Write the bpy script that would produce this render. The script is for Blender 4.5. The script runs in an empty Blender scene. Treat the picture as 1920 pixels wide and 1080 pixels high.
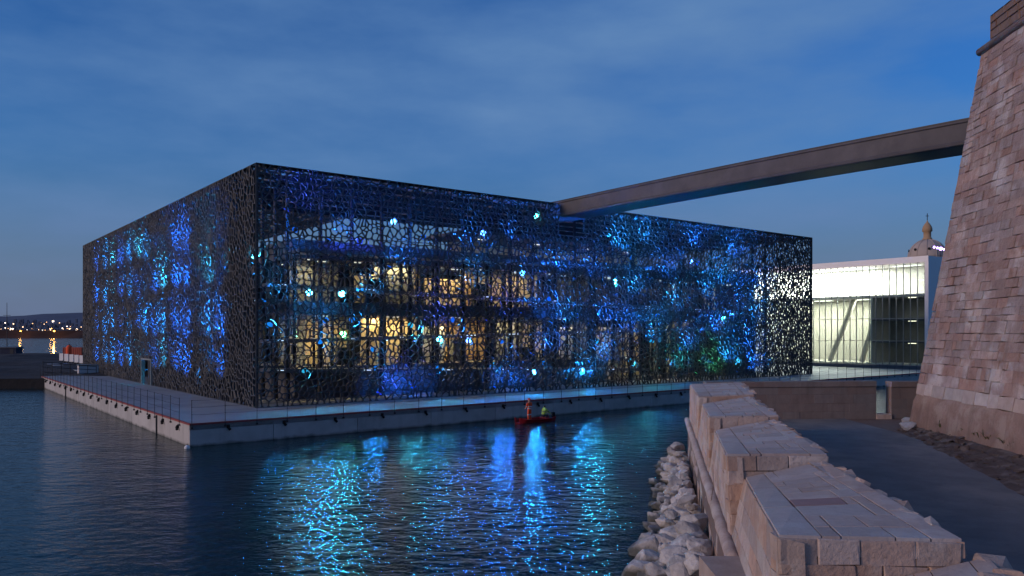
import bpy, bmesh, math, random
import numpy as np
from mathutils import Vector, Matrix, noise
from mathutils.geometry import delaunay_2d_cdt
R = math.radians
random.seed(7)
S = bpy.context.scene
C = S.collection

# ------------------------------------------------------------------ camera
CAMZ = 7.0
cam = bpy.data.cameras.new('camera'); camo = bpy.data.objects.new('camera', cam); C.objects.link(camo)
camo.location = (0, 0, CAMZ); camo.rotation_euler = (R(90), 0, 0)
cam.sensor_width = 36; cam.lens = 27.375; cam.shift_y = 82/1920
cam.clip_start = 0.1; cam.clip_end = 20000
S.camera = camo
FPX = 1460.0
def at(px, py, Y):                    # a point of the place seen at a photo pixel, at depth Y
    return Vector(((px-960)/FPX*Y, Y, CAMZ+(622-py)/FPX*Y))

# ------------------------------------------------------------------ world, sun, exposure
SUN_AZ = math.atan2(-0.92, -0.39); SUN_EL = R(15)
W = bpy.data.worlds.new('World'); S.world = W; W.use_nodes = True
wn = W.node_tree; wn.nodes.clear()
def wnode(t, **k):
    n = wn.nodes.new(t)
    for a, b in k.items(): setattr(n, a, b)
    return n
wo = wnode('ShaderNodeOutputWorld'); wb = wnode('ShaderNodeBackground')
sky = wnode('ShaderNodeTexSky', sky_type='NISHITA', sun_disc=False, sun_elevation=R(1.5), sun_rotation=SUN_AZ,
            air_density=1.0, dust_density=1.0, ozone_density=3.0, altitude=0)
SKYMUL = 2.1
tc = wnode('ShaderNodeTexCoord'); mp = wnode('ShaderNodeMapping'); mp.inputs['Scale'].default_value = (1, 1, 3.2); mp.inputs['Location'].default_value = (0.62, 0.1, 0.35)
nz = wnode('ShaderNodeTexNoise'); nz.inputs['Scale'].default_value = 2.3; nz.inputs['Detail'].default_value = 6; nz.inputs['Roughness'].default_value = 0.52
rp = wnode('ShaderNodeMapRange'); rp.inputs[1].default_value = 0.40; rp.inputs[2].default_value = 0.72; rp.inputs[3].default_value = 0.0; rp.inputs[4].default_value = 1.0
hsv = wnode('ShaderNodeMixRGB', blend_type='MULTIPLY'); hsv.inputs[0].default_value = 1; hsv.inputs[2].default_value = (0.74*SKYMUL, 1.50*SKYMUL, 2.55*SKYMUL, 1)
mx = wnode('ShaderNodeMixRGB'); mx.inputs[2].default_value = (1.25, 2.6, 5.2, 1)
L_ = wn.links.new
L_(tc.outputs['Generated'], mp.inputs[0]); L_(mp.outputs[0], nz.inputs['Vector']); L_(nz.outputs[0], rp.inputs[0])
L_(sky.outputs[0], hsv.inputs[1]); L_(hsv.outputs[0], mx.inputs[1]); L_(rp.outputs[0], mx.inputs[0])
sx_ = wnode('ShaderNodeSeparateXYZ'); L_(tc.outputs['Generated'], sx_.inputs[0])
hz_ = wnode('ShaderNodeMapRange', interpolation_type='SMOOTHSTEP'); hz_.inputs[1].default_value = 0.0; hz_.inputs[2].default_value = 0.22; hz_.inputs[3].default_value = 0.75; hz_.inputs[4].default_value = 0.0; L_(sx_.outputs[2], hz_.inputs[0])
mh = wnode('ShaderNodeMixRGB'); mh.inputs[2].default_value = (1.65, 2.1, 3.5, 1); L_(hz_.outputs[0], mh.inputs[0]); L_(mx.outputs[0], mh.inputs[1])
L_(mh.outputs[0], wb.inputs[0]); wb.inputs[1].default_value = 0.09; L_(wb.outputs[0], wo.inputs[0])

sd = bpy.data.lights.new('sun', 'SUN'); sd.energy = 1.5; sd.angle = R(22); sd.color = (1.0, 0.74, 0.62)
so = bpy.data.objects.new('sun', sd); C.objects.link(so)
sdir = Vector((math.sin(SUN_AZ)*math.cos(SUN_EL), math.cos(SUN_AZ)*math.cos(SUN_EL), math.sin(SUN_EL)))
so.rotation_euler = sdir.to_track_quat('Z', 'Y').to_euler()
so.location = (-60, -40, 40)
vs = S.view_settings; vs.view_transform = 'Standard'; vs.look = 'None'; vs.exposure = 0; vs.gamma = 1; vs.use_curve_mapping = False
cy = S.cycles; cy.use_denoising = True; cy.sample_clamp_indirect = 4; cy.sample_clamp_direct = 0
cy.max_bounces = 6; cy.diffuse_bounces = 2; cy.glossy_bounces = 3; cy.transparent_max_bounces = 12; cy.transmission_bounces = 4
cy.caustics_reflective = False; cy.caustics_refractive = False
try: cy.denoiser = 'OPENIMAGEDENOISE'
except Exception: pass

# ------------------------------------------------------------------ materials
def mat(name, base, rough=0.8, var=0.0, nscale=3.0, bump=0.0, bscale=20.0, col2=None, metal=0.0, spec=0.3, emit=None, estr=0, dist=0.02, patch=None, pscale=0.5, island=False, pits=0.0, streak=0.0, tide=None):
    m = bpy.data.materials.new(name); m.use_nodes = True
    nt = m.node_tree; b = nt.nodes['Principled BSDF']; N = nt.nodes.new; K = nt.links.new
    b.inputs['Roughness'].default_value = rough; b.inputs['Metallic'].default_value = metal
    b.inputs['Specular IOR Level'].default_value = spec
    b.inputs['Base Color'].default_value = (*base, 1)
    if emit:
        b.inputs['Emission Color'].default_value = (*emit, 1); b.inputs['Emission Strength'].default_value = estr
    g = N('ShaderNodeTexCoord'); out = None
    if col2 or var or patch:
        geo = N('ShaderNodeNewGeometry')
        t = N('ShaderNodeTexNoise'); t.inputs['Scale'].default_value = nscale; t.inputs['Detail'].default_value = 7; t.inputs['Roughness'].default_value = 0.62
        K(geo.outputs['Position'], t.inputs['Vector'])
        r = N('ShaderNodeMapRange'); r.inputs[1].default_value = 0.3; r.inputs[2].default_value = 0.7
        K(t.outputs[0], r.inputs[0])
        mxn = N('ShaderNodeMixRGB'); mxn.inputs[1].default_value = (*base, 1); mxn.inputs[2].default_value = (*(col2 or base), 1)
        K(r.outputs[0], mxn.inputs[0]); out = mxn.outputs[0]
        if patch:
            t2 = N('ShaderNodeTexNoise'); t2.inputs['Scale'].default_value = pscale; t2.inputs['Detail'].default_value = 5; t2.inputs['Roughness'].default_value = 0.6
            K(geo.outputs['Position'], t2.inputs['Vector'])
            r2 = N('ShaderNodeMapRange'); r2.inputs[1].default_value = 0.5; r2.inputs[2].default_value = 0.64
            K(t2.outputs[0], r2.inputs[0])
            m2 = N('ShaderNodeMixRGB'); m2.inputs[2].default_value = (*patch, 1)
            r3 = N('ShaderNodeMath'); r3.operation = 'MULTIPLY'; r3.inputs[1].default_value = 0.75; K(r2.outputs[0], r3.inputs[0])
            K(out, m2.inputs[1]); K(r3.outputs[0], m2.inputs[0]); out = m2.outputs[0]
        if var:
            oi = N('ShaderNodeObjectInfo'); rnd = oi.outputs['Random']
            if island:
                ad = N('ShaderNodeMath'); ad.operation = 'ADD'; K(oi.outputs['Random'], ad.inputs[0]); K(geo.outputs['Random Per Island'], ad.inputs[1])
                fr = N('ShaderNodeMath'); fr.operation = 'FRACT'; K(ad.outputs[0], fr.inputs[0]); rnd = fr.outputs[0]
            mr = N('ShaderNodeMapRange'); mr.inputs[3].default_value = 1-var; mr.inputs[4].default_value = 1+var
            K(rnd, mr.inputs[0])
            hs = N('ShaderNodeHueSaturation'); K(mr.outputs[0], hs.inputs['Value']); K(out, hs.inputs['Color'])
            sm = N('ShaderNodeMath'); sm.operation = 'MULTIPLY_ADD'; sm.inputs[1].default_value = -17.3; sm.inputs[2].default_value = 40.0; K(rnd, sm.inputs[0])
            fs = N('ShaderNodeMath'); fs.operation = 'FRACT'; K(sm.outputs[0], fs.inputs[0])
            ms = N('ShaderNodeMapRange'); ms.inputs[3].default_value = 0.7; ms.inputs[4].default_value = 1.3; K(fs.outputs[0], ms.inputs[0])
            K(ms.outputs[0], hs.inputs['Saturation']); out = hs.outputs[0]
        def dark(out, fac, colr):
            d = N('ShaderNodeMixRGB'); d.inputs[2].default_value = (*colr, 1); K(out, d.inputs[1]); K(fac, d.inputs[0]); return d.outputs[0]
        def ramp_noise(scale3, sc, lo, hi, amt, det=5):
            mpn = N('ShaderNodeMapping'); mpn.inputs['Scale'].default_value = scale3; K(geo.outputs['Position'], mpn.inputs[0])
            tt = N('ShaderNodeTexNoise'); tt.inputs['Scale'].default_value = sc; tt.inputs['Detail'].default_value = det; tt.inputs['Roughness'].default_value = 0.65; K(mpn.outputs[0], tt.inputs['Vector'])
            rr = N('ShaderNodeMapRange'); rr.inputs[1].default_value = lo; rr.inputs[2].default_value = hi; rr.inputs[4].default_value = amt; K(tt.outputs[0], rr.inputs[0]); return rr.outputs[0]
        if pits: out = dark(out, ramp_noise((1, 1, 1), 13, 0.57, 0.72, pits, 6), tuple(c*0.42 for c in base))
        if streak: out = dark(out, ramp_noise((1.0, 1.0, 0.10), 1.7, 0.52, 0.70, streak), tuple(c*0.45 for c in base))
        if tide:
            sz = N('ShaderNodeSeparateXYZ'); K(geo.outputs['Position'], sz.inputs[0])
            nn = N('ShaderNodeMath'); nn.operation = 'MULTIPLY_ADD'; nn.inputs[1].default_value = 0.5; K(t.outputs[0], nn.inputs[0]); K(sz.outputs[2], nn.inputs[2])
            rt = N('ShaderNodeMapRange'); rt.inputs[1].default_value = tide+0.2; rt.inputs[2].default_value = tide+0.42; rt.inputs[3].default_value = 0.85; rt.inputs[4].default_value = 0.0; K(nn.outputs[0], rt.inputs[0])
            out = dark(out, rt.outputs[0], (0.045, 0.05, 0.038))
        K(out, b.inputs['Base Color'])
    if bump:
        geo2 = N('ShaderNodeNewGeometry')
        t3 = N('ShaderNodeTexNoise'); t3.inputs['Scale'].default_value = bscale; t3.inputs['Detail'].default_value = 6; t3.inputs['Roughness'].default_value = 0.65
        K(geo2.outputs['Position'], t3.inputs['Vector'])
        bp = N('ShaderNodeBump'); bp.inputs['Strength'].default_value = bump; bp.inputs['Distance'].default_value = dist
        K(t3.outputs[0], bp.inputs['Height']); K(bp.outputs[0], b.inputs['Normal'])
    return m
def emit_mat(name, col, s):
    m = bpy.data.materials.new(name); m.use_nodes = True; nt = m.node_tree; nt.nodes.clear()
    o = nt.nodes.new('ShaderNodeOutputMaterial'); e = nt.nodes.new('ShaderNodeEmission')
    e.inputs[0].default_value = (*col, 1); e.inputs[1].default_value = s; nt.links.new(e.outputs[0], o.inputs[0]); return m
def glass_mat(name, tint, refl=0.12, rough=0.02):
    m = bpy.data.materials.new(name); m.use_nodes = True; nt = m.node_tree; nt.nodes.clear()
    o = nt.nodes.new('ShaderNodeOutputMaterial'); t = nt.nodes.new('ShaderNodeBsdfTransparent'); g = nt.nodes.new('ShaderNodeBsdfGlossy'); x = nt.nodes.new('ShaderNodeMixShader')
    t.inputs[0].default_value = (*tint, 1); g.inputs['Roughness'].default_value = rough; g.inputs[0].default_value = (0.9, 0.95, 1, 1); x.inputs[0].default_value = refl
    nt.links.new(t.outputs[0], x.inputs[1]); nt.links.new(g.outputs[0], x.inputs[2]); nt.links.new(x.outputs[0], o.inputs[0]); return m
M = {}
M['lattice'] = mat('lattice_concrete', (0.050, 0.052, 0.060), 0.5, col2=(0.066, 0.067, 0.074), nscale=1.5, bump=0.3, bscale=30, spec=0.4)
M['stone'] = mat('pink_limestone', (0.55, 0.40, 0.325), 0.92, var=0.15, col2=(0.42, 0.30, 0.25), nscale=4.0, bump=0.9, bscale=11, dist=0.035, patch=(0.58, 0.48, 0.42), pscale=1.1, island=True, pits=0.75, streak=0.35)
M['slab'] = mat('paving_limestone', (0.52, 0.41, 0.36), 0.92, var=0.12, col2=(0.43, 0.34, 0.305), nscale=5.5, bump=0.7, bscale=16, dist=0.02, patch=(0.54, 0.46, 0.42), pscale=1.3, pits=0.4)
M['slabred'] = mat('red_limestone', (0.36, 0.21, 0.19), 0.9, col2=(0.30, 0.19, 0.18), nscale=4, bump=0.4, bscale=18)
M['tower'] = mat('tower_stone', (0.40, 0.275, 0.23), 0.92, var=0.17, col2=(0.27, 0.175, 0.145), nscale=1.5, bump=1.0, bscale=6, dist=0.07, patch=(0.52, 0.425, 0.375), pscale=0.6, island=True, pits=0.6, streak=0.5)
M['mortar'] = mat('lime_mortar', (0.22, 0.15, 0.12), 0.95, col2=(0.16, 0.11, 0.09), nscale=3, bump=0.5, bscale=16)
M['crosswall'] = mat('smooth_limestone', (0.27, 0.215, 0.195), 0.92, var=0.06, col2=(0.21, 0.165, 0.155), nscale=1.2, bump=0.5, bscale=9, dist=0.03, patch=(0.24, 0.205, 0.195), pscale=0.5, pits=0.4, streak=0.4)
M['plinth'] = mat('weathered_render', (0.33, 0.205, 0.155), 0.92, col2=(0.21, 0.13, 0.10), nscale=0.9, bump=0.7, bscale=7, dist=0.05, patch=(0.37, 0.27, 0.21), pscale=0.8, pits=0.5, streak=0.6)
M['whitestone'] = mat('pale_stone', (0.48, 0.38, 0.33), 0.9, var=0.16, col2=(0.36, 0.27, 0.23), nscale=2.0, bump=0.6, bscale=12, dist=0.03)
M['rock'] = mat('riprap_rock', (0.60, 0.555, 0.53), 0.9, var=0.2, col2=(0.42, 0.385, 0.37), nscale=3.5, bump=1.0, bscale=9, dist=0.06, patch=(0.30, 0.27, 0.25), pscale=1.2, pits=0.5, tide=0.22)
M['path'] = mat('gravel_path', (0.20, 0.195, 0.195), 0.95, col2=(0.14, 0.135, 0.14), nscale=0.9, bump=0.8, bscale=25, dist=0.03, patch=(0.25, 0.23, 0.215), pscale=0.3, pits=0.6)
M['dirt'] = mat('rubble_earth', (0.15, 0.105, 0.085), 0.95, col2=(0.09, 0.065, 0.055), nscale=1.8, bump=1.0, bscale=9, dist=0.08, patch=(0.24, 0.19, 0.16), pscale=1.4)
M['weed'] = mat('weed_leaf', (0.05, 0.075, 0.025), 0.8, col2=(0.09, 0.085, 0.03), nscale=6)
M['conc'] = mat('quay_concrete', (0.50, 0.475, 0.46), 0.9, var=0.07, col2=(0.42, 0.40, 0.385), nscale=1.0, bump=0.3, bscale=20, patch=(0.36, 0.34, 0.325), pscale=0.35, streak=0.3, tide=0.02)
M['deck'] = mat('quay_deck', (0.34, 0.345, 0.355), 0.6, col2=(0.27, 0.275, 0.285), nscale=0.5, bump=0.25, bscale=25, patch=(0.21, 0.215, 0.225), pscale=0.22)
M['redpaint'] = mat('red_edge_paint', (0.33, 0.06, 0.055), 0.7, col2=(0.20, 0.06, 0.06), nscale=2)
M['dark'] = mat('dark_steel', (0.035, 0.036, 0.04), 0.5, metal=0.3, col2=(0.05, 0.05, 0.055), nscale=2)
M['black'] = mat('black_rubber', (0.012, 0.012, 0.013), 0.8)
M['bridge'] = mat('bridge_concrete', (0.105, 0.095, 0.10), 0.7, col2=(0.08, 0.072, 0.077), nscale=0.8, bump=0.4, bscale=8, patch=(0.125, 0.113, 0.118), pscale=0.5)
M['slabdark'] = mat('floor_slab_dark', (0.11, 0.115, 0.125), 0.7, col2=(0.14, 0.14, 0.15), nscale=1)
M['ramp'] = mat('ramp_steel', (0.10, 0.105, 0.115), 0.5, col2=(0.13, 0.13, 0.14), nscale=1)
M['wallA'] = mat('interior_cream', (0.62, 0.49, 0.30), 0.8, col2=(0.56, 0.43, 0.26), nscale=0.8)
M['wallB'] = mat('interior_ochre', (0.52, 0.34, 0.15), 0.8, col2=(0.42, 0.26, 0.11), nscale=0.8)
M['wallC'] = mat('interior_grey', (0.28, 0.28, 0.26), 0.8, col2=(0.2, 0.2, 0.2), nscale=0.8)
M['wallD'] = mat('interior_dark', (0.05, 0.05, 0.055), 0.8, col2=(0.07, 0.07, 0.07), nscale=0.8)
M['wallE'] = mat('interior_white', (0.75, 0.72, 0.66), 0.8, col2=(0.68, 0.65, 0.6), nscale=0.8)
M['glass'] = glass_mat('clear_glass', (0.80, 0.86, 0.88), 0.10)
M['vglass'] = glass_mat('curtain_glass', (0.86, 0.93, 0.92), 0.10)
M['vwhite'] = mat('white_cladding', (0.82, 0.77, 0.76), 0.6, col2=(0.76, 0.71, 0.71), nscale=0.3)
M['vmull'] = mat('mullion_metal', (0.33, 0.36, 0.36), 0.4, metal=0.4, col2=(0.28, 0.31, 0.31), nscale=1)
M['dome'] = mat('dome_stone', (0.44, 0.36, 0.32), 0.9, col2=(0.36, 0.295, 0.265), nscale=0.3)
M['gold'] = mat('lantern_stone', (0.42, 0.27, 0.16), 0.8, col2=(0.36, 0.23, 0.14), nscale=0.5)
M['land'] = mat('dark_land', (0.035, 0.032, 0.034), 0.95, col2=(0.02, 0.019, 0.02), nscale=0.15, bump=0.6, bscale=2, dist=0.2, patch=(0.06, 0.055, 0.055), pscale=0.08)
M['hill'] = mat('hazed_hill', (0.10, 0.115, 0.16), 1.0, col2=(0.075, 0.088, 0.125), nscale=0.004)  # distance haze is put into the colour as a pale blue
M['brk'] = mat('breakwater_stone', (0.06, 0.032, 0.028), 0.95, col2=(0.04, 0.024, 0.024), nscale=0.05)
M['redboat'] = mat('red_hull', (0.30, 0.012, 0.016), 0.45, col2=(0.22, 0.01, 0.014), nscale=2)
M['orange'] = mat('hivis_orange', (0.85, 0.11, 0.035), 0.75, col2=(0.75, 0.09, 0.03), nscale=4)
M['lime'] = mat('hivis_lime', (0.42, 0.62, 0.10), 0.75, col2=(0.36, 0.54, 0.09), nscale=4)
M['band'] = mat('reflective_band', (0.06, 0.06, 0.06), 0.5)
M['silver'] = mat('silver_band', (0.65, 0.65, 0.62), 0.4)
M['skin'] = mat('skin', (0.50, 0.28, 0.19), 0.6)
M['navy'] = mat('navy_cloth', (0.03, 0.035, 0.06), 0.9)
M['hair'] = mat('dark_hair', (0.015, 0.012, 0.01), 0.7)
M['white'] = mat('white_paint', (0.72, 0.72, 0.72), 0.6, col2=(0.6, 0.6, 0.6), nscale=1)
M['rust'] = mat('rusty_red', (0.32, 0.05, 0.03), 0.7, col2=(0.22, 0.04, 0.03), nscale=1)

# water
def water_mat():
    m = bpy.data.materials.new('harbour_water'); m.use_nodes = True; nt = m.node_tree; b = nt.nodes['Principled BSDF']; N = nt.nodes.new; K = nt.links.new
    b.inputs['Base Color'].default_value = (0.001, 0.022, 0.029, 1); b.inputs['Specular Tint'].default_value = (0.45, 0.88, 1.0, 1); b.inputs['Roughness'].default_value = 0.025; b.inputs['IOR'].default_value = 1.33; b.inputs['Specular IOR Level'].default_value = 0.29
    geo = N('ShaderNodeNewGeometry')
    def nse(scale, rot, sx, det):
        mpn = N('ShaderNodeMapping'); mpn.inputs['Rotation'].default_value = (0, 0, rot); mpn.inputs['Scale'].default_value = (sx, 1, 1)
        K(geo.outputs['Position'], mpn.inputs[0])
        t = N('ShaderNodeTexNoise'); t.inputs['Scale'].default_value = scale; t.inputs['Detail'].default_value = det; t.inputs['Roughness'].default_value = 0.55
        K(mpn.outputs[0], t.inputs['Vector']); return t.outputs[0]
    a = nse(2.3, 0.5, 0.62, 5); c = nse(0.55, -0.5, 0.5, 2)
    bp1 = N('ShaderNodeBump'); bp1.inputs['Strength'].default_value = 1.0; bp1.inputs['Distance'].default_value = 0.085; K(a, bp1.inputs['Height'])
    bp2 = N('ShaderNodeBump'); bp2.inputs['Strength'].default_value = 1.0; bp2.inputs['Distance'].default_value = 0.09; K(c, bp2.inputs['Height']); K(bp1.outputs[0], bp2.inputs['Normal'])
    K(bp2.outputs[0], b.inputs['Normal']); return m
M['water'] = water_mat()

# ------------------------------------------------------------------ helpers
def obj(name, bm, m, parent=None, smooth=False):
    me = bpy.data.meshes.new(name); bm.to_mesh(me); bm.free()
    return mobj(name, me, m, parent, smooth)
def mobj(name, me, m, parent=None, smooth=False):
    if m is not None and not me.materials:
        for q in (m if isinstance(m, (list, tuple)) else [m]): me.materials.append(M[q] if isinstance(q, str) else q)
    if smooth:
        for p in me.polygons: p.use_smooth = True
    o = bpy.data.objects.new(name, me); C.objects.link(o)
    if parent: o.parent = parent
    return o
def empty(name, loc=(0, 0, 0), rz=0, parent=None):
    o = bpy.data.objects.new(name, None); C.objects.link(o); o.location = loc; o.rotation_euler = (0, 0, rz); o.empty_display_size = 0.3
    if parent: o.parent = parent
    return o
def tag(o, label=None, cat=None, group=None, kind=None):
    if label: o['label'] = label
    if cat: o['category'] = cat
    if group: o['group'] = group
    if kind: o['kind'] = kind
    return o
def copy_tree(o, parent=None):
    c = o.copy(); C.objects.link(c); c.parent = parent
    for ch in list(o.children): copy_tree(ch, c)
    return c
def box(bm, x0, x1, y0, y1, z0, z1, mi=0):
    v = [bm.verts.new(p) for p in ((x0,y0,z0),(x1,y0,z0),(x1,y1,z0),(x0,y1,z0),(x0,y0,z1),(x1,y0,z1),(x1,y1,z1),(x0,y1,z1))]
    for q in ((3,2,1,0),(4,5,6,7),(0,1,5,4),(1,2,6,5),(2,3,7,6),(3,0,4,7)):
        f = bm.faces.new([v[i] for i in q]); f.material_index = mi
def hexa(bm, b, t, mi=0):      # bottom ring (4), top ring (4), both counter-clockwise seen from above
    v = [bm.verts.new(p) for p in list(b)+list(t)]
    for q in ((3,2,1,0),(4,5,6,7),(0,1,5,4),(1,2,6,5),(2,3,7,6),(3,0,4,7)):
        f = bm.faces.new([v[i] for i in q]); f.material_index = mi
def tube(bm, a, b, r0, r1=None, n=8, mi=0, cap=True):
    a = Vector(a); b = Vector(b); r1 = r0 if r1 is None else r1
    d = (b-a).normalized(); u = d.orthogonal().normalized(); w = d.cross(u)
    A = [bm.verts.new(a+(u*math.cos(2*math.pi*i/n)+w*math.sin(2*math.pi*i/n))*r0) for i in range(n)]
    B = [bm.verts.new(b+(u*math.cos(2*math.pi*i/n)+w*math.sin(2*math.pi*i/n))*r1) for i in range(n)]
    for i in range(n):
        f = bm.faces.new((A[i], A[(i+1) % n], B[(i+1) % n], B[i])); f.material_index = mi
    if cap:
        f = bm.faces.new(A[::-1]); f.material_index = mi; f = bm.faces.new(B); f.material_index = mi
def lathe(bm, prof, n=24, c=(0, 0), mi=0):
    rings = [[bm.verts.new((c[0]+r*math.cos(2*math.pi*i/n), c[1]+r*math.sin(2*math.pi*i/n), z)) for i in range(n)] for r, z in prof]
    for a, b in zip(rings, rings[1:]):
        for i in range(n):
            f = bm.faces.new((a[i], a[(i+1) % n], b[(i+1) % n], b[i])); f.material_index = mi
    bm.faces.new(rings[0][::-1]); bm.faces.new(rings[-1])
def nb(): return bmesh.new()
def boxo(name, m, parent, *a):
    bm = nb(); box(bm, *a); return obj(name, bm, m, parent)
def tubeo(name, m, parent, a, b, r0, r1=None, n=8):
    bm = nb(); tube(bm, a, b, r0, r1, n); return obj(name, bm, m, parent)

# one stone of a masonry face: an embedded base ring, chamfered and slightly uneven face
def stone_geo(c4, nrm, thick, ch, jit, emb=0.06):
    c4 = [Vector(c) for c in c4]; ctr = sum(c4, Vector())/4
    vs = [c - nrm*emb for c in c4]
    th = thick*random.uniform(*((0.55, 1.25) if thick != 0.055 else (0.94, 1.04)))
    for c in c4: vs.append(c + nrm*(th-ch))
    for c in c4:
        d = (ctr-c); L = d.length
        vs.append(c + d*min(0.35, ch*random.choice((1.2, 1.5, 1.8, 3.2))/max(L, 1e-3)) + nrm*(th+random.uniform(-jit, jit)))
    fs = []
    for i in range(4):
        j = (i+1) % 4
        fs.append((i, j, 4+j, 4+i)); fs.append((4+i, 4+j, 8+j, 8+i))
    fs.append((8, 9, 10, 11))
    return vs, fs
def courses(Lu, Lv, hrow, wst, stag=True, hj=0.15, wj=0.35):   # random coursed layout of [0..Lu]x[0..Lv] -> (u0,u1,v0,v1)
    out = []; v = 0.0
    while v < Lv-1e-6:
        h = hrow*random.uniform(1-hj, 1+hj)
        if Lv-v-h < 0.5*hrow: h = Lv-v
        u = 0.0; first = True
        while u < Lu-1e-6:
            w = wst*random.uniform(1-wj, 1+wj)
            if first and stag: w *= random.uniform(0.45, 1.0)
            first = False
            if Lu-u-w < 0.45*wst: w = Lu-u
            out.append((u, u+w, v, v+h)); u += w
        v += h
    return out
def bil(P, a, b):
    P00, P10, P11, P01 = P
    return (P00*(1-a)+P10*a)*(1-b) + (P01*(1-a)+P11*a)*b
def tile_face(parent, name, P, cells, Lu, Lv, m, thick=0.03, gap=0.012, ch=0.012, jit=0.006, wob=0.0, matf=None, emb=0.06):
    P = [Vector(p) for p in P]; nrm = (P[1]-P[0]).cross(P[3]-P[0]).normalized(); out = []
    for (u0, u1, v0, v1) in cells:
        g = gap/2
        cs = []
        for (u, v) in ((u0+g, v0+g), (u1-g, v0+g), (u1-g, v1-g), (u0+g, v1-g)):
            cs.append(bil(P, (u+random.uniform(-wob, wob))/Lu, (v+random.uniform(-wob, wob))/Lv))
        vs, fs = stone_geo(cs, nrm, thick, ch, jit, emb)
        me = bpy.data.meshes.new(name); me.from_pydata([tuple(v) for v in vs], [], fs)
        out.append(mobj(name, me, matf(u0, u1, v0, v1) if matf else m, parent))
    return out

# ------------------------------------------------------------------ the setting: water, sky-lit land, hills
def sheet(name, pts, z, m):
    bm = nb(); bm.faces.new([bm.verts.new((x, y, z)) for x, y in pts]); return tag(obj(name, bm, m), kind='structure')
sheet('water', [(-9000, -60), (9000, -60), (9000, 9000), (-9000, 9000)], 0.0, 'water')

QZ = 1.4                                            # quay level
rv = Vector((0.788, 0.6156, 0)).normalized(); lv = Vector((-rv.y, rv.x, 0))
RZ = math.atan2(rv.y, rv.x)
Q = Vector((-19.57, 47.3, 0))                       # the quay's near corner
NC = Vector((-18.74, 57.0, 0))                      # the museum's near corner
# quay (local frame: x along the long front, y along the left side)
quay = empty('quay', (Q.x, Q.y, 0), RZ); tag(quay, kind='structure')
QX, QY = 150.0, 64.5
boxo('deck', 'deck', quay, 0.0, QX, 0.0, QY, 1.0, QZ)
boxo('quay_core', 'conc', quay, 0.12, QX-0.2, 0.12, QY-0.1, -2.0, 0.99)
boxo('deck', 'deck', quay, 6.0, QX, QY, QY+60, 1.0, QZ-0.004)
boxo('quay_core', 'conc', quay, 6.1, QX-0.2, QY-0.1, QY+59.8, -2.0, 0.99)
bm = nb(); box(bm, -0.02, QX, -0.025, 0.09, QZ-0.10, QZ+0.012); obj('edge_strip', bm, 'redpaint', quay)
bm = nb(); box(bm, -0.025, 0.09, 0.095, QY, QZ-0.10, QZ+0.012); obj('edge_strip', bm, 'redpaint', quay)
def qpanel(x0, x1, y0, y1):
    o = boxo('concrete_panel', 'conc', quay, x0, x1, y0, y1, -1.5, QZ-0.104)
x = 0.0
while x < QX-1:
    w = 6.0 if x else 5.2
    qpanel(x+(0.02 if x else 0.0), min(x+w, QX)-0.02, 0.0, 0.115); x += w
y = 0.12
while y < QY-1:
    w = 7.6
    if y+w > QY-2: w = QY-y
    qpanel(-0.003, 0.115, y+0.03, y+w-0.03); y += w
# black mooring brackets on the quay wall
bm = nb(); box(bm, -0.09, 0.09, -0.05, 0.02, -0.10, 0.12); tube(bm, (-0.05, -0.10, -0.02), (0.09, -0.10, -0.20), 0.075, 0.09, 8); tube(bm, (0, -0.02, 0.05), (0, -0.12, 0.02), 0.05, 0.05, 8)
br0 = obj('mooring_bracket', bm, 'black', quay); first = True
def place_br(x, y, rz):
    global first
    o = br0 if first else br0.copy()
    if not first: C.objects.link(o)
    first = False
    o.location = (x, y, QZ-0.30-random.uniform(0, 0.08)); o.rotation_euler = (0, 0, rz)
for i in range(22): place_br(2.3+i*3.6, -0.03, 0)
for i in range(17): place_br(-0.03, 2.4+i*3.6, -math.pi/2)
# dark rods down the left wall, standing in for its shaded slots
for yy in (7.72+0.0, 45.72): tubeo('slot_shade', 'dark', quay, (-0.05, yy, -0.6), (-0.05, yy, QZ-0.12), 0.06)
# railings: posts and three wires
def railing(label, along, n, step, s0, hgt=1.45, wires=(0.55, 1.0, 1.42)):
    rt = empty('quay_railing', (Q.x, Q.y, 0), RZ); tag(rt, label, 'railing', 'post and wire railings on the quay edge')
    bm = nb(); tube(bm, (0, 0, -0.32), (0, 0, hgt), 0.022, 0.018, 6)
    for zz in wires: box(bm, -0.03, 0.05, -0.012, 0.012, zz-0.012, zz+0.012)
    box(bm, -0.05, 0.05, -0.05, 0.05, -0.32, -0.22)
    p0 = None; ps = []
    for i in range(n):
        s = s0+i*step; p = (s, -0.06) if along == 'x' else (-0.06, s)
        if p0 is None: o = p0 = obj('post', bm, 'dark', rt)
        else: o = p0.copy(); C.objects.link(o)
        o.location = (p[0], p[1], QZ+random.uniform(-0.03, 0.03)); o.rotation_euler = (random.uniform(-.012, .012), random.uniform(-.012, .012), 0 if along == 'x' else math.pi/2)
        ps.append(p)
    for zz in wires:
        bm = nb()
        for a, b in zip(ps, ps[1:]):
            mid = ((a[0]+b[0])/2, (a[1]+b[1])/2, QZ+zz-0.025)
            tube(bm, (a[0], a[1], QZ+zz), mid, 0.011, n=4, cap=False); tube(bm, mid, (b[0], b[1], QZ+zz), 0.011, n=4, cap=False)
        obj('wire', bm, 'dark', rt)
railing('thin post and wire railing along the long quay front under the lattice', 'x', 48, 2.0, 0.1)
railing('thin post and wire railing along the side of quay with pale sunlit wall', 'y', 32, 2.03, 2.1)

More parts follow.
